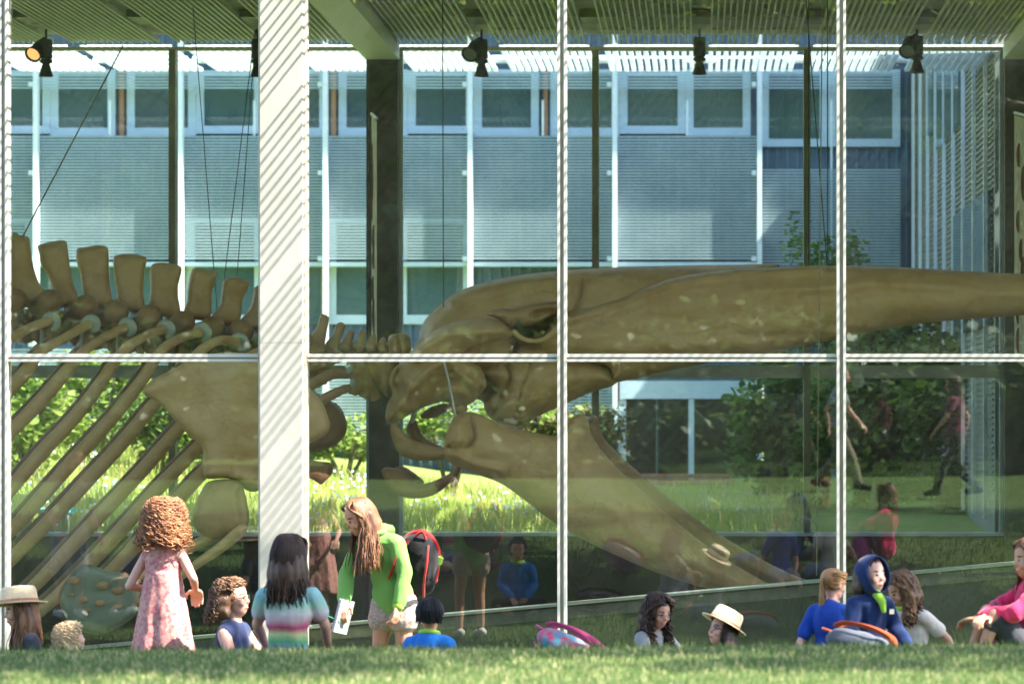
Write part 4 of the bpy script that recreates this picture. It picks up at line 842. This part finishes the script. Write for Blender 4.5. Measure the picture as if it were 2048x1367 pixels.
    return t, dict(HP=HP, Mh=Mh, hc=hc, Hh=Hh, u=u, sp=sp, nk=nkb, pel=pl_, arms=arms, legs=legs, ax=ax, chest=chest, rot=rotsp, waist=waist)
def make_hair(t, HP, Mh, hc, Hh, m=None, length=.3, n=380, curl=0, vol=1.0, bang=.30, part=0, seed=3, thick=.0042, kind='long', side=0, wide=0):
    r = random.Random(seed); s = MB(); F = .335; zt = Vector((0, 0, 1))
    b0 = MB(); b0.ell(HP(0, .085, .14), (.365 * Hh * vol, .445 * Hh * vol, .395 * Hh * (1 + (vol - 1) * .6)), Mh, 18, 11)
    down = Vector((0, 0, -1))
    if kind in ('long',):
        L = length
        for i in range(9):
            a = R(lerp(-12, 192, i / 8)); p0 = HP(.30 * math.cos(a) * vol, .10 + .34 * math.sin(a) * vol, .05); p1 = HP(.34 * math.cos(a) * vol, .10 + .38 * math.sin(a) * vol, -.30)
            p2 = p1 + down * max(.01, L - .3 * Hh) + (hc - p1) * .0
            if L > .1: b0.tube([p0, p1, p1.lerp(p2, .5) , p2], [.07 * Hh * 1.6, .085 * Hh * 1.5 * vol, .08 * Hh * 1.4 * vol, .05 * Hh], 8)
    if kind == 'bob' or kind == 'curly':
        for i in range(11):
            a = R(lerp(-2, 182, i / 10)); b0.ell(HP(.36 * math.cos(a) * vol, .12 + .36 * math.sin(a) * vol, -.05), (.15 * Hh * vol, .15 * Hh * vol, .24 * Hh), Mh, 9, 7)
            b0.ell(HP(.40 * math.cos(a) * vol, .14 + .38 * math.sin(a) * vol, -.28), (.14 * Hh * vol, .14 * Hh * vol, .2 * Hh), Mh, 9, 7)
    # keep the face clear: hair volume is carved back by building only behind the brow line
    def post(me):
        co = np.empty(len(me.vertices) * 3, np.float32); me.vertices.foreach_get('co', co); co = co.reshape(-1, 3); q = (co - np.array(hc)) @ np.array(Mh) / Hh
        fr = (q[:, 1] < -.16) & (np.abs(q[:, 0]) < .33) & (q[:, 2] < bang)
        q[fr, 1] = -.10 + .0 * q[fr, 1]; fr2 = (q[:, 1] < -.05) & (q[:, 2] < bang * .8) & (np.abs(q[:, 0]) < .27); q[fr2, 1] = 0
        me.vertices.foreach_set('co', ((q * Hh) @ np.array(Mh).T + np.array(hc)).astype(np.float32).reshape(-1)); me.update()
    b0.remesh('hair', m, t, voxel=.009, smooth=2, wrinkle=.004 + .012 * (curl > 0), wscale=26 if curl else 18, post=post)
    for i in range(n):
        a = r.uniform(-180, 180)
        fa = abs(((a + 90) + 180) % 360 - 180)          # angle away from the face direction (-y)
        ca, sa = math.cos(R(a)), math.sin(R(a)); px_ = part * .1
        root = HP(px_ + .10 * ca * r.random(), .02 + .12 * sa * r.random(), .53 * vol)
        if fa < 52:          # front: swept to the side
            sg = 1 if (ca + .15 * side) > 0 else -1
            p1 = HP(.24 * sg * r.uniform(.5, 1.1), -.28, .40); p2 = HP(.36 * sg * vol, -.06 - .06 * r.random(), .14); p3 = HP(.37 * sg * vol, .02 + .1 * r.random(), -.12); w_ = sg
        else:
            p1 = HP(.24 * ca * vol, .08 + .29 * sa * vol, .475 * vol); p2 = HP(.375 * ca * vol, .09 + .45 * sa * vol, .12); p3 = HP(.38 * ca * vol, .10 + .44 * sa * vol, -.2)
        pts = [root, p1, p2, p3]
        if kind == 'long':
            L = length * r.uniform(.75, 1.12); q = p3; dr = Vector((r.gauss(0, .10), r.gauss(0, .10), -1)).normalized()
            nseg = 5
            for k in range(nseg): q = q + dr * (L - .2 * Hh) / nseg; pts.append(q + Vector((r.gauss(0, .004), r.gauss(0, .004), 0)))
        elif kind in ('bob', 'curly'):
            q = p3; o = (p3 - hc); o.z = 0; o.normalize()
            for k in range(3): q = q + (down * .9 + o * (.35 if kind == 'curly' else .1)) * length * r.uniform(.25, .42); pts.append(q)
        elif kind == 'tail':
            e = HP(.0, .52, .12); pts = [HP(.34 * ca * r.uniform(.5, 1), .05 + .2 * sa - .2, .40 * r.uniform(.1, 1.1)), HP(.33 * ca, .22, .3 * r.uniform(-.6, 1.2)), e]
            q = e; 
            for k in range(5): q = q + (down * 1.0 + Mh @ Vector((r.gauss(0, .09), .10 if k == 0 else -.05 + r.gauss(0, .05), 0))) * length * r.uniform(.17, .22); pts.append(q)
        elif kind == 'short': q = r.uniform(.95, 1.08); pts = [root, HP(.27 * ca * q, .08 + .33 * sa * q, .45 * q), HP(.375 * ca * q, .09 + .45 * sa * q, .15), HP(.37 * ca * q, .09 + .45 * sa * q, r.uniform(-.32, .05))] if fa > 60 else [root, HP(.2 * ca * q, -.25, .46 * q), HP(.32 * ca, -.36, r.uniform(.20, .36))]
        if kind in ('curly', 'short', 'bob'):
            # tiers of locks lying over the rounded head, falling free below it
            th = r.uniform(0, 95 if fa > 55 else 30) * (r.random() ** .3); st = 13.0; pts = []
            tot = (length if kind != 'short' else .05) + .12; used = 0; q = None; lay = r.uniform(.96, 1.10)
            end = 180 if fa > (104 if kind == 'curly' and not wide else 78) else (52 + r.uniform(-6, 8) if fa < 56 else 74 + r.uniform(-6, 12))
            while used < tot * r.uniform(.8, 1.15) and len(pts) < 12:
                if th < 98:
                    if th > end: break
                    sn, cn = math.sin(R(th)), math.cos(R(th)); n_ = HP(.385 * vol * lay * sn * ca, .09 + .45 * vol * lay * sn * sa, .10 + .43 * vol * lay * cn)
                else: n_ = q + (down * 1.0 + (Vector((q.x - hc.x, q.y - hc.y, 0)).normalized() * (.30 if kind == 'curly' else .02))) * .032
                if q is not None: used += (n_ - q).length
                if th >= 98 and kind == 'short' and (sa < .3 or th > 118 or r.random() < .4): break
                q = n_; pts.append(q); th += st
            if len(pts) < 3: continue
        C_ = crom(pts, 5 if curl else 3)
        if curl:
            ph = r.uniform(0, 6.3); fr_ = r.uniform(.8, 1.3); am = curl * Hh
            C_ = [p + Vector((math.cos(ph + k * fr_ * .7), math.sin(ph + k * fr_ * .7), math.sin(ph * 2 + k * fr_ * .8) * .5)) * am * min(1, (k + 1) / 4) * r.uniform(.5, 1.5) for k, p in enumerate(C_)]
        th = thick * r.uniform(.6, 1.3); s.tube(C_, [th] * (len(C_) - 2) + [th * .7, th * .3], 3)
    s.build('hair_strands', m, t, True)
def hat(t, D, m, band, tilt=(0, 0), w=.46, name='hat', lift=.22, crown=.46):
    Mh, Hh = D['Mh'], D['Hh']; Mt = Mh @ Euler((R(tilt[0]), R(tilt[1]), 0)).to_matrix(); c = D['HP'](0, .05, lift)
    pr = [(w * 1.42, -.03), (w * 1.45, -.012), (w * 1.2, .01), (w * .98, .02), (w * .93, .12), (w * .88, crown * .8), (w * .78, crown), (w * .45, crown * 1.04), (w * .2, crown * .93), (0, crown * .9)]
    MB().lathe([(a * Hh, b * Hh) for a, b in pr] + [(0, crown * .86 * Hh), (w * .7 * Hh, crown * .8 * Hh), (w * .88 * Hh, .0), (w * 1.42 * Hh, -.045 * Hh), (w * 1.42 * Hh, -.03 * Hh)], c, Mt, n=30, sx=.92, sy=1.08).build(name, m, t, True)
    MB().lathe([(w * .985 * Hh, .03 * Hh), (w * .955 * Hh, .10 * Hh), (w * .93 * Hh, .10 * Hh)], c, Mt, n=30, sx=.925, sy=1.085).build('hat_band', band, t, True)
def glasses(t, D, m=None):
    HP, Hh = D['HP'], D['Hh']; s = MB()
    for sx in (-1, 1):
        s.tube([HP(sx * .135 + .085 * math.cos(a), -.40 + .05 * abs(math.cos(a)), .01 + .06 * math.sin(a)) for a in np.linspace(0, 2 * math.pi, 13)], .010 * Hh, 5)
        s.tube([HP(sx * .225, -.36, .02), HP(sx * .345, 0, .0)], .010 * Hh, 5)
    s.tube([HP(-.05, -.41, .02), HP(.05, -.41, .02)], .009 * Hh, 5); s.build('glasses', m or M['black'], t, True)
# poses in units of stature (facing -y, left side +x)
def sit(knees='cross', lean=(0, 0), arms='lap', hoff=(0, 0, 0)):
    lx, ly = lean; p = {'pel': (0, 0, .065), 'neck': (lx, ly, .375), 'hoff': hoff}
    if knees == 'cross': p.update(knl=(.17, -.13, .07), knr=(-.17, -.13, .07), anl=(-.05, -.16, .03), anr=(.06, -.20, .03), ftl=(-.12, -.17, .02), ftr=(.13, -.21, .02))
    if knees == 'up': p.update(knl=(.06, -.16, .24), knr=(-.06, -.16, .25), anl=(.06, -.24, .03), anr=(-.06, -.25, .03), ftl=(.06, -.32, .015), ftr=(-.06, -.33, .015))
    if knees == 'side': p.update(knl=(.20, -.12, .06), knr=(.06, -.20, .07), anl=(.28, .06, .03), anr=(.20, -.03, .03), ftl=(.34, .10, .02), ftr=(.27, 0, .02))
    if knees == 'kneel': p.update(pel=(0, 0, .15), neck=(lx, ly, .46), knl=(.08, -.2, .04), knr=(-.08, -.2, .04), anl=(.09, .02, .03), anr=(-.09, .02, .03), ftl=(.09, .09, .02), ftr=(-.09, .09, .02))
    if knees == 'out': p.update(knl=(.1, -.23, .09), knr=(-.08, -.23, .09), anl=(.14, -.45, .03), anr=(-.1, -.45, .03))
    A = {'lap': dict(ell=(lx + .125, ly * .6 + .0, .21), hal=(.06, -.13, .12), elr=(lx - .125, ly * .6, .21), har=(-.05, -.13, .12)),
         'prop_l': dict(ell=(lx + .15, .07, .22), hal=(.18, .12, .06), elr=(lx - .125, -.03, .21), har=(-.06, -.15, .13)),
         'prop_r': dict(ell=(lx + .125, -.03, .21), hal=(.05, -.16, .14), elr=(lx - .15, .06, .22), har=(-.18, .10, .06)),
         'hug': dict(ell=(lx + .125, -.09, .25), hal=(-.03, -.22, .22), elr=(lx - .125, -.09, .25), har=(.05, -.21, .23)),
         'out': dict(ell=(lx + .13, -.04, .22), hal=(.12, -.16, .13), elr=(lx - .13, -.04, .22), har=(-.12, -.16, .13))}[arms]
    p.update(A); return p
STAND = {'pel': (0, 0, .50), 'neck': (0, 0, .81), 'knl': (.055, -.01, .27), 'knr': (-.055, .0, .27), 'anl': (.06, .01, .04), 'anr': (-.06, .01, .04), 'ell': (.125, .02, .63), 'hal': (.125, -.05, .50), 'elr': (-.125, .02, .63), 'har': (-.125, -.05, .50)}
WALK = {'pel': (0, 0, .50), 'neck': (0, -.02, .81), 'knl': (.05, -.10, .28), 'knr': (-.05, .01, .27), 'anl': (.05, -.16, .06), 'anr': (-.05, .17, .08), 'ell': (.14, .07, .64), 'hal': (.15, .05, .50), 'elr': (-.14, -.06, .64), 'har': (-.12, -.16, .53)}
Hm = {'auburn': hairmat('auburn_hair', (.22, .085, .035), (.42, .19, .08)), 'dark': hairmat('dark_brown_hair', (.035, .016, .009), (.10, .045, .025)), 'black': hairmat('black_hair', (.010, .009, .009), (.03, .025, .022)), 'brown': hairmat('brown_hair', (.11, .045, .02), (.26, .12, .055)), 'blonde': hairmat('blonde_hair', (.55, .36, .18), (.78, .58, .34)), 'gold': hairmat('ginger_blonde_hair', (.30, .13, .045), (.52, .27, .11)), 'curlb': hairmat('brown_curls', (.09, .04, .018), (.24, .12, .055))}
straw = mat('straw', (.62, .44, .24), .8, (.80, .63, .40), 60, .002, 90, stretch=(1, 1, 4)); straw2 = mat('pale_straw', (.66, .53, .34), .8, (.82, .70, .48), 60, .002, 90, stretch=(1, 1, 4)); bandm = mat('hat_ribbon', (.42, .16, .07), .7)
navy = cloth('navy_cotton', (.022, .035, .10)); blue = cloth('royal_blue_cotton', (.01, .055, .33)); fleece = cloth('navy_fleece', (.005, .017, .075), (.007, .024, .10)); white = cloth('cream_cotton', (.72, .64, .56), (.62, .52, .44), 22)
green = cloth('green_sweatshirt', (.16, .36, .07), (.19, .40, .09), 5); pinkh = cloth('hot_pink_fleece', (.75, .035, .12), (.62, .025, .10), 6); grey = cloth('grey_jersey', (.36, .35, .33), (.28, .28, .26), 8); charcoal = cloth('charcoal_cotton', (.05, .05, .06)); denim = cloth('pale_denim', (.22, .26, .36), (.36, .38, .42), 30)
floral = cloth('pink_floral_print', (.52, .12, .16), (.60, .38, .28), 46); lace = cloth('lace_shorts', (.55, .42, .36), (.36, .25, .22), 60); bluesh = cloth('blue_shorts', (.02, .03, .30)); khaki = cloth('khaki', (.20, .17, .11)); blackc = cloth('black_cotton', (.012, .012, .014)); plum = cloth('plum_fabric', (.12, .012, .04), (.16, .02, .06)); lime = cloth('lime_fabric', (.35, .62, .06)); skyb = cloth('bright_blue_nylon', (.01, .14, .50), (.02, .20, .60)); red = cloth('red_nylon', (.62, .03, .03), (.5, .02, .02)); greyb = cloth('grey_nylon', (.09, .10, .12)); orange = cloth('rust_webbing', (.42, .07, .02)); magenta = cloth('magenta_nylon', (.5, .04, .30)); teal = cloth('teal_print', (.02, .30, .36), (.55, .05, .12), 18)
pastel = stripes('pastel_stripes', [(0.024, 0.056, 0.204), (0.338, 0.420, 0.177), (0.400, 0.506, 0.279), (0.222, 0.442, 0.338), (0.528, 0.151, 0.260), (0.269, 0.318, 0.442), (0.117, 0.379, 0.186), (0.474, 0.506, 0.222), (0.550, 0.071, 0.168), (0.595, 0.420, 0.420), (0.550, 0.528, 0.506), (0.338, 0.528, 0.400), (0.279, 0.484, 0.463)], 'Z', .02, .52)
wshoe = cloth('white_shoe', (.7, .7, .68))
KIDS = 'children and grown-ups sitting on the lawn'
def P_(*a, **k): k.setdefault('group', None); return person(*a, **k)
# 1 hat girl and blonde toddler at the far left
t, D = P_('girl in a straw hat and dark top sitting at the far left', 68, 1190, 5.3, -60, sit('cross', (0, -.05), 'lap'), skin='fair', head=(-10, 8), shirt=charcoal, sleeve=.3, bottom=khaki, blen=.4, hair=dict(m=Hm['brown'], length=.24, kind='long'))
hat(t, D, straw, bandm, (-6, -8), w=.52)
P_('small blonde child sitting beside the girl in the straw hat', 128, 1252, 5.35, 110, sit('out', (0, -.06), 'out'), H=.2, skin='pale', head=(10, -10), shirt=plum, sleeve=.3, bottom=white, blen=.4, hair=dict(m=Hm['blonde'], length=.06, kind='bob', curl=.09, vol=1.0, n=700, thick=.0032))
# 2 little girl standing in a pink dress
pz = dict(STAND); pz.update(elr=(-.16, .02, .66), har=(-.12, -.10, .60), ell=(.16, .05, .62), hal=(.12, -.10, .60))
t, D = P_('little girl with big auburn curls standing in a pink floral dress', 328, 1012, 4.3, 165, pz, H=.185, skin='fair', head=(0, 8), dress=(floral, .25, 0), hair=dict(m=Hm['auburn'], length=.07, kind='curly', wide=1, curl=.10, vol=1.07, n=2000, thick=.0034), shoes=wshoe, widen=1.05)
# 3 woman with glasses
t, D = P_('curly haired woman in glasses and a navy sleeveless top sitting on the lawn', 476, 1166, 4.6, 72, sit('cross', (0, .02), 'out', (0, 0, 0)), H=.135, skin='fair', head=(5, -6), shirt=navy, sleeve=0, bottom=khaki, blen=.9, hair=dict(m=Hm['curlb'], length=.05, kind='curly', curl=.07, vol=1.02, n=700, bang=.3, thick=.0035))
glasses(t, D)
# 4 girl in striped pastel shirt from behind
P_('girl with long dark hair sitting with her back turned in a striped pastel shirt', 578, 1078, 6.5, 176, sit('side', (.0, 0), 'out'), H=.16, skin='fair', head=(-12, 0), shirt=pastel, sleeve=.3, bottom=bluesh, blen=.28, hair=dict(m=Hm['dark'], length=.26, kind='long', n=600, vol=1.0), loose=1.4, hem=.03)
# 5 tall girl in green hoodie bending
pz = {'pel': (.035, .04, .49), 'neck': (-.02, -.03, .785), 'hoff': (-.03, -.02, -.015), 'knl': (.085, .03, .265), 'knr': (-.03, .02, .265), 'anl': (.09, .05, .04), 'anr': (-.04, .05, .04), 'ell': (.12, -.03, .61), 'hal': (.115, -.08, .475), 'elr': (-.145, -.06, .60), 'har': (-.125, -.13, .49), 'palml': (1,)}
tg, DG = P_('tall girl in a green hoodie and lace shorts bending forward under a red backpack', 766, 1000, 3.8, -22, pz, H=.148, skin='tan', head=(-38, 22), shirt=green, sleeve=.96, bottom=lace, blen=.17, hair=dict(m=Hm['brown'], length=.34, kind='long', n=620, vol=.96, side=1), loose=1.4, hem=.04, collar=green, shoes=wshoe)
MB().tube([Vector(DG['arms']['l'][1]).lerp(DG['arms']['l'][2], .93), Vector(DG['arms']['l'][1]).lerp(DG['arms']['l'][2], 1.0)], .038, 10).build('wristwatch', lime, tg, True)
HD = DG['HP']; s = MB(); b_ = DG['nk']; u = DG['u']
s.ell(b_ + Vector((0, .075, -.01)) , (.10, .05, .075)).ell(b_ + Vector((.06, .05, .02)), (.05, .05, .04)).ell(b_ + Vector((-.06, .05, .02)), (.05, .05, .04)); s.remesh('hood', green, tg, voxel=.009, smooth=3, wrinkle=.008, wscale=16)
# 6 black haired boy
P_('black haired boy in a bright blue jacket seen from behind', 858, 1204, 5.1, 172, sit('cross', (0, -.01), 'lap'), H=.155, skin='tan', head=(6, 2), shirt=skyb, sleeve=.95, bottom=blackc, blen=.95, hair=dict(m=Hm['black'], kind='short', length=.03, n=1400, thick=.003), loose=1.7, collar=lime)
# 8 girl with glasses
t, D = P_('laughing girl with long wavy dark hair and glasses looking down', 1302, 1194, 5.5, 48, sit('up', (.0, -.02), 'hug'), H=.155, skin='fair', head=(-6, 16), shirt=grey, sleeve=.32, bottom=denim, blen=.35, hair=dict(m=Hm['dark'], length=.22, kind='long', curl=.05, n=620, vol=1.04), smile=1, shoes=wshoe)
glasses(t, D)
# 9 woman with hat
t, D = P_('person in glasses tipping up a pale straw hat, in a grey sleeveless top', 1440, 1232, 4.9, -42, sit('cross', (0, .0), 'out'), H=.175, skin='fair', head=(-14, -14), shirt=grey, sleeve=0, bottom=denim, blen=.3, hair=dict(m=Hm['dark'], length=.20, kind='long', n=420, vol=.96))
hat(t, D, straw2, bandm, (-14, 6), w=.50); glasses(t, D)
# 10 ponytail girl
P_('girl with a ginger ponytail sitting with her back turned in a blue shirt', 1658, 1142, 5.9, 160, sit('kneel', (.0, -.03), 'prop_l'), H=.155, skin='fair', head=(-30, 10), shirt=blue, sleeve=.3, bottom=denim, blen=.25, hair=dict(m=Hm['gold'], length=.27, kind='tail', n=420, vol=.97))
# 11 boy in hood
t, D = P_('boy in a navy hooded fleece with the hood up, looking to the right', 1738, 1120, 7.2, 28, sit('cross', (0, -.02), 'out'), H=.165, skin='pale', head=(14, -4), shirt=fleece, sleeve=.97, bottom=charcoal, blen=.9, hair=dict(m=Hm['dark'], length=.05, kind='bob', n=260, vol=.93, bang=.2), loose=1.6)
HPn, Mh, Hh = D['HP'], D['Mh'], D['Hh']
s = MB(); nn = 22; v = []; f = []; rings = []
for i in range(9):       # hood: open shell round the head
    q = i / 8; yy = lerp(-.30, .52, q); rr = math.sqrt(max(0, 1 - ((q - .32) / .72) ** 2)); rings.append([HPn(.475 * rr * math.cos(a) , yy + .05 * math.sin(a), .03 + .565 * rr * math.sin(a) - .04 * (q)) for a in np.linspace(0, 2 * math.pi, nn, endpoint=False)])
rin = [[HPn(*(0, 0, 0)) + (p - HPn(0, 0, 0)) * .93 for p in rings[0]]]
allr = rin + rings
for rg in allr: v += rg
for i in range(len(allr) - 1):
    for k in range(nn): f.append((i * nn + k, i * nn + (k + 1) % nn, (i + 1) * nn + (k + 1) % nn, (i + 1) * nn + k))
f.append(tuple(range((len(allr) - 1) * nn, len(allr) * nn))); s.add(v, f); s.build('hood', fleece, t, True)
MB().tube([HPn(-.05, -.2, -.50), HPn(.02, -.33, -.72), HPn(.04, -.36, -.98)], [.026, .024, .014], 8).build('zip_collar', lime, t, True)
c = D['chest']; MB().box(-.014, .014, -.004, 0, -.013, .013).build('chest_patch', mat('cream_patch', (.62, .55, .42), .7), t).location = c + Vector((.075, -.115, .03))
# 12 girl in white top
P_('brown haired girl in a cream top bowing her head behind the hooded boy', 1832, 1146, 6.3, -35, sit('cross', (-.01, -.06), 'prop_l'), H=.155, skin='tan', head=(-24, 24), shirt=white, sleeve=.3, bottom=denim, blen=.35, hair=dict(m=Hm['curlb'], length=.20, kind='long', curl=.04, n=520, vol=1.0), collar=lime)
# 13 girl in pink fleece at the right edge
P_('girl in a hot pink fleece hugging her knees at the right edge', 2056, 1084, 7.3, -78, sit('up', (.0, .02), 'hug'), H=.155, skin='tan', head=(10, 6), shirt=pinkh, sleeve=.9, bottom=charcoal, blen=.62, hair=dict(m=Hm['brown'], length=.20, kind='long', n=460, vol=1.0), loose=2.0)
# people who only show mirrored in the glass
P_('walker in white shirt and khaki trousers crossing the lawn', 0, 0, 19.5, 100, WALK, H=.13, hfix=1.72, vox=.012, skin='tan', shirt=cloth('pale_shirt', (.30, .32, .36)), sleeve=.3, bottom=khaki, blen=.97, hair=dict(m=Hm['dark'], kind='short', length=.03, n=120), x=1.85, shoes=blackc)
P_('walker in black trousers and pink top crossing the lawn', 0, 0, 15.8, -80, WALK, H=.13, hfix=1.55, vox=.012, skin='tan', shirt=plum, sleeve=.3, bottom=blackc, blen=.97, hair=dict(m=Hm['dark'], length=.25, kind='long', n=120), x=3.15, shoes=blackc)
bend = dict(STAND); bend.update(neck=(0, -.10, .78), hal=(.12, -.16, .48), har=(-.12, -.16, .48))
P_('tall youth in a pale grey shirt leaning over at the left', 0, 0, 5.0, 150, bend, H=.135, hfix=1.6, vox=.012, skin='tan', shirt=grey, sleeve=.35, bottom=denim, blen=.5, hair=dict(m=Hm['auburn'], length=.08, kind='bob', n=200), x=-5.75, shoes=wshoe)
P_('child in a blue shirt sitting with knees up at the left', 0, 0, 5.2, 200, sit('up', (0, -.02), 'hug'), H=.155, hfix=1.35, vox=.012, skin='tan', shirt=cloth('slate_blue_shirt', (.12, .18, .34)), sleeve=.35, bottom=denim, blen=.35, hair=dict(m=Hm['dark'], length=.05, kind='bob', n=150), x=-5.1, shoes=wshoe)
# ------------------------------------------------------------------ bags and small things
def at(px, d, dz=0): Y = -d; x = (px - VX) / FPX * (Y + DC); return Vector((x, Y, zg(x, Y) + dz))
def backpack(lab, px, d, dz, rot, m1, m2, m3, sc_=1, name='backpack', loc=None, edge=.006):
    lie = abs(rot[0]) > 45; e1, e2 = (-.10, -.115) if lie else (-.17, -.19)
    t = thing(name, lab, 'backpack', loc or at(px, d, dz)); t.rotation_euler = [R(a) for a in rot]; t.scale = (sc_,) * 3
    s = MB(); s.ell((0, 0, .19), (.145, .085, .20)).ell((0, .0, .10), (.15, .09, .11)); s.remesh('bag_body', m1, t, voxel=.01, smooth=2, wrinkle=.01, wscale=13)
    s = MB(); s.ell((0, .085, .14), (.115, .05, .12)); s.remesh('pocket', m2, t, voxel=.01, smooth=2, wrinkle=.008, wscale=15)
    for sx in (-1, 1): MB().tube(crom([(sx * .06, -.07, .35), (sx * .085, e1, .30), (sx * .10, e2, .18), (sx * .11, -.10, .06), (sx * .11, -.06, .03)], 4), .016, 8, squash=.4).build('strap', m3, t, True)
    MB().tube(crom([(-.03, -.03, .38), (0, -.03, .42), (.03, -.03, .38)], 4), .008, 6).build('handle', m3, t, True)
    MB().tube(crom([(-.13, .04, .12), (-.10, .06, .30), (0, .05, .385), (.10, .06, .30), (.13, .04, .12)], 4), edge, 6).build('zip', m3, t, True)
    return t
# the red backpack on the tall girl's back
bp = backpack('red and black backpack worn by the tall girl in green', 0, 0, 0, (20, 0, 0), blackc, cloth('black_mesh', (.03, .03, .035), (.015, .015, .02), 60), red, 1.12, edge=.021)
bp.rotation_mode = 'XYZ'; bp.rotation_euler = Euler((R(17), R(16), R(-22 + 20)))
cw = Matrix.Rotation(R(-22), 3, 'Z') @ (DG['pel'].lerp(DG['nk'], .12)); bp.location = tg.location + cw + Vector((.085, .13, .0)) - Vector((0, 0, .02))
lg = MB(); 
for k in range(5): lg.tube([(.115 + .03 * math.cos(a), .05 + .03 * math.sin(a) , .235 + .008 * k + .008 * math.sin(a * 2 + k)) for a in np.linspace(0, 6.28, 11)], .007, 5)
lg.build('lime_cord', lime, bp, True)
# notebook and pencil in her hand
hr = tg.location + Matrix.Rotation(R(-22), 3, 'Z') @ DG['arms']['r'][2]
t = thing('notebook', 'white notebook held low by the tall girl in green', 'notebook', hr + Vector((0, -.02, -.09)), R(60)); t.rotation_euler = (R(8), R(12), R(50))
MB().box(-.06, .06, -.012, -.008, -.11, .11).box(-.06, .06, .008, .012, -.11, .11).build('cover', mat('notebook_cover', (.36, .37, .36), .5), t)
s = MB()
for k in range(7): s.box(-.058, .058, -.007 + .002 * k, -.006 + .002 * k, -.107, .107)
s.build('pages', mat('paper', (.8, .8, .78), .7), t)
t = tag(MB().tube([(-.07, 0, 0), (.05, 0, 0)], .004, 6).tube([(-.085, 0, 0), (-.07, 0, 0)], .0045, 6).build('pencil', mat('green_pencil', (.01, .30, .14), .4), None, True), 'green pencil in the hand of the tall girl', 'pencil'); t.location = hr + Vector((-.06, -.06, -.10)); t.rotation_euler = (0, R(25), 0)
backpack('maroon bag lying between the woman in glasses and the striped girl', 513, 6.0, -.02, (-80, 10, 60), plum, plum, plum, .95)
t = backpack('maroon bag strap heap right of the striped girl', 645, 6.9, -.03, (-75, 0, -50), plum, plum, plum, .6)
backpack('teal and pink printed bag heaped on the grass by the middle mullion', 1195, 6.6, .07, (-62, 8, 75), teal, teal, cloth('pink_teal_strap', (.5, .06, .16)), 1.05)
backpack('grey bag with rust red straps in front of the hooded boy', 1790, 7.9, .02, (-72, 5, 80), greyb, greyb, orange, 1.0)
backpack('magenta bag beside the girl in the pink fleece', 1978, 7.2, -.02, (-10, 0, 150), magenta, khaki, magenta, .7)
backpack('grey and red backpack lying flat on the lawn', 1610, 4.4, .02, (-82, 0, 70), greyb, greyb, red, .9)
backpack('black backpack lying on the lawn near the girl with glasses', 1160, 5.3, .02, (-80, 0, 75), blackc, blackc, blackc, 1.1)
c = at(1555, 6.9, .03); s = MB(); s.ell((0, 0, .04), (.10, .07, .045)).ell((.07, .02, .06), (.05, .05, .05)); o = s.remesh('jacket', cloth('light_blue_nylon', (.10, .30, .55)), None, voxel=.008, smooth=1, wrinkle=.025, wscale=20); o.location = c; tag(o, 'crumpled light blue jacket on the grass', 'jacket')
c = W(72, 1066, 9.0); c.z = zc(c.x, 9.6); t = thing('picnic_table', 'bright turquoise table top in the courtyard behind the ribs', 'table', (c.x, 9.6, c.z))
tq = mat('turquoise_top', (.10, .55, .62), .4, (.12, .6, .66), 3); MB().box(-.28, .26, -.3, .3, .20, .24).build('tabletop', tq, t)
for a in (-.24, .22): MB().box(a - .02, a + .02, -.25, .25, 0, .199).build('leg', M['alu'], t)
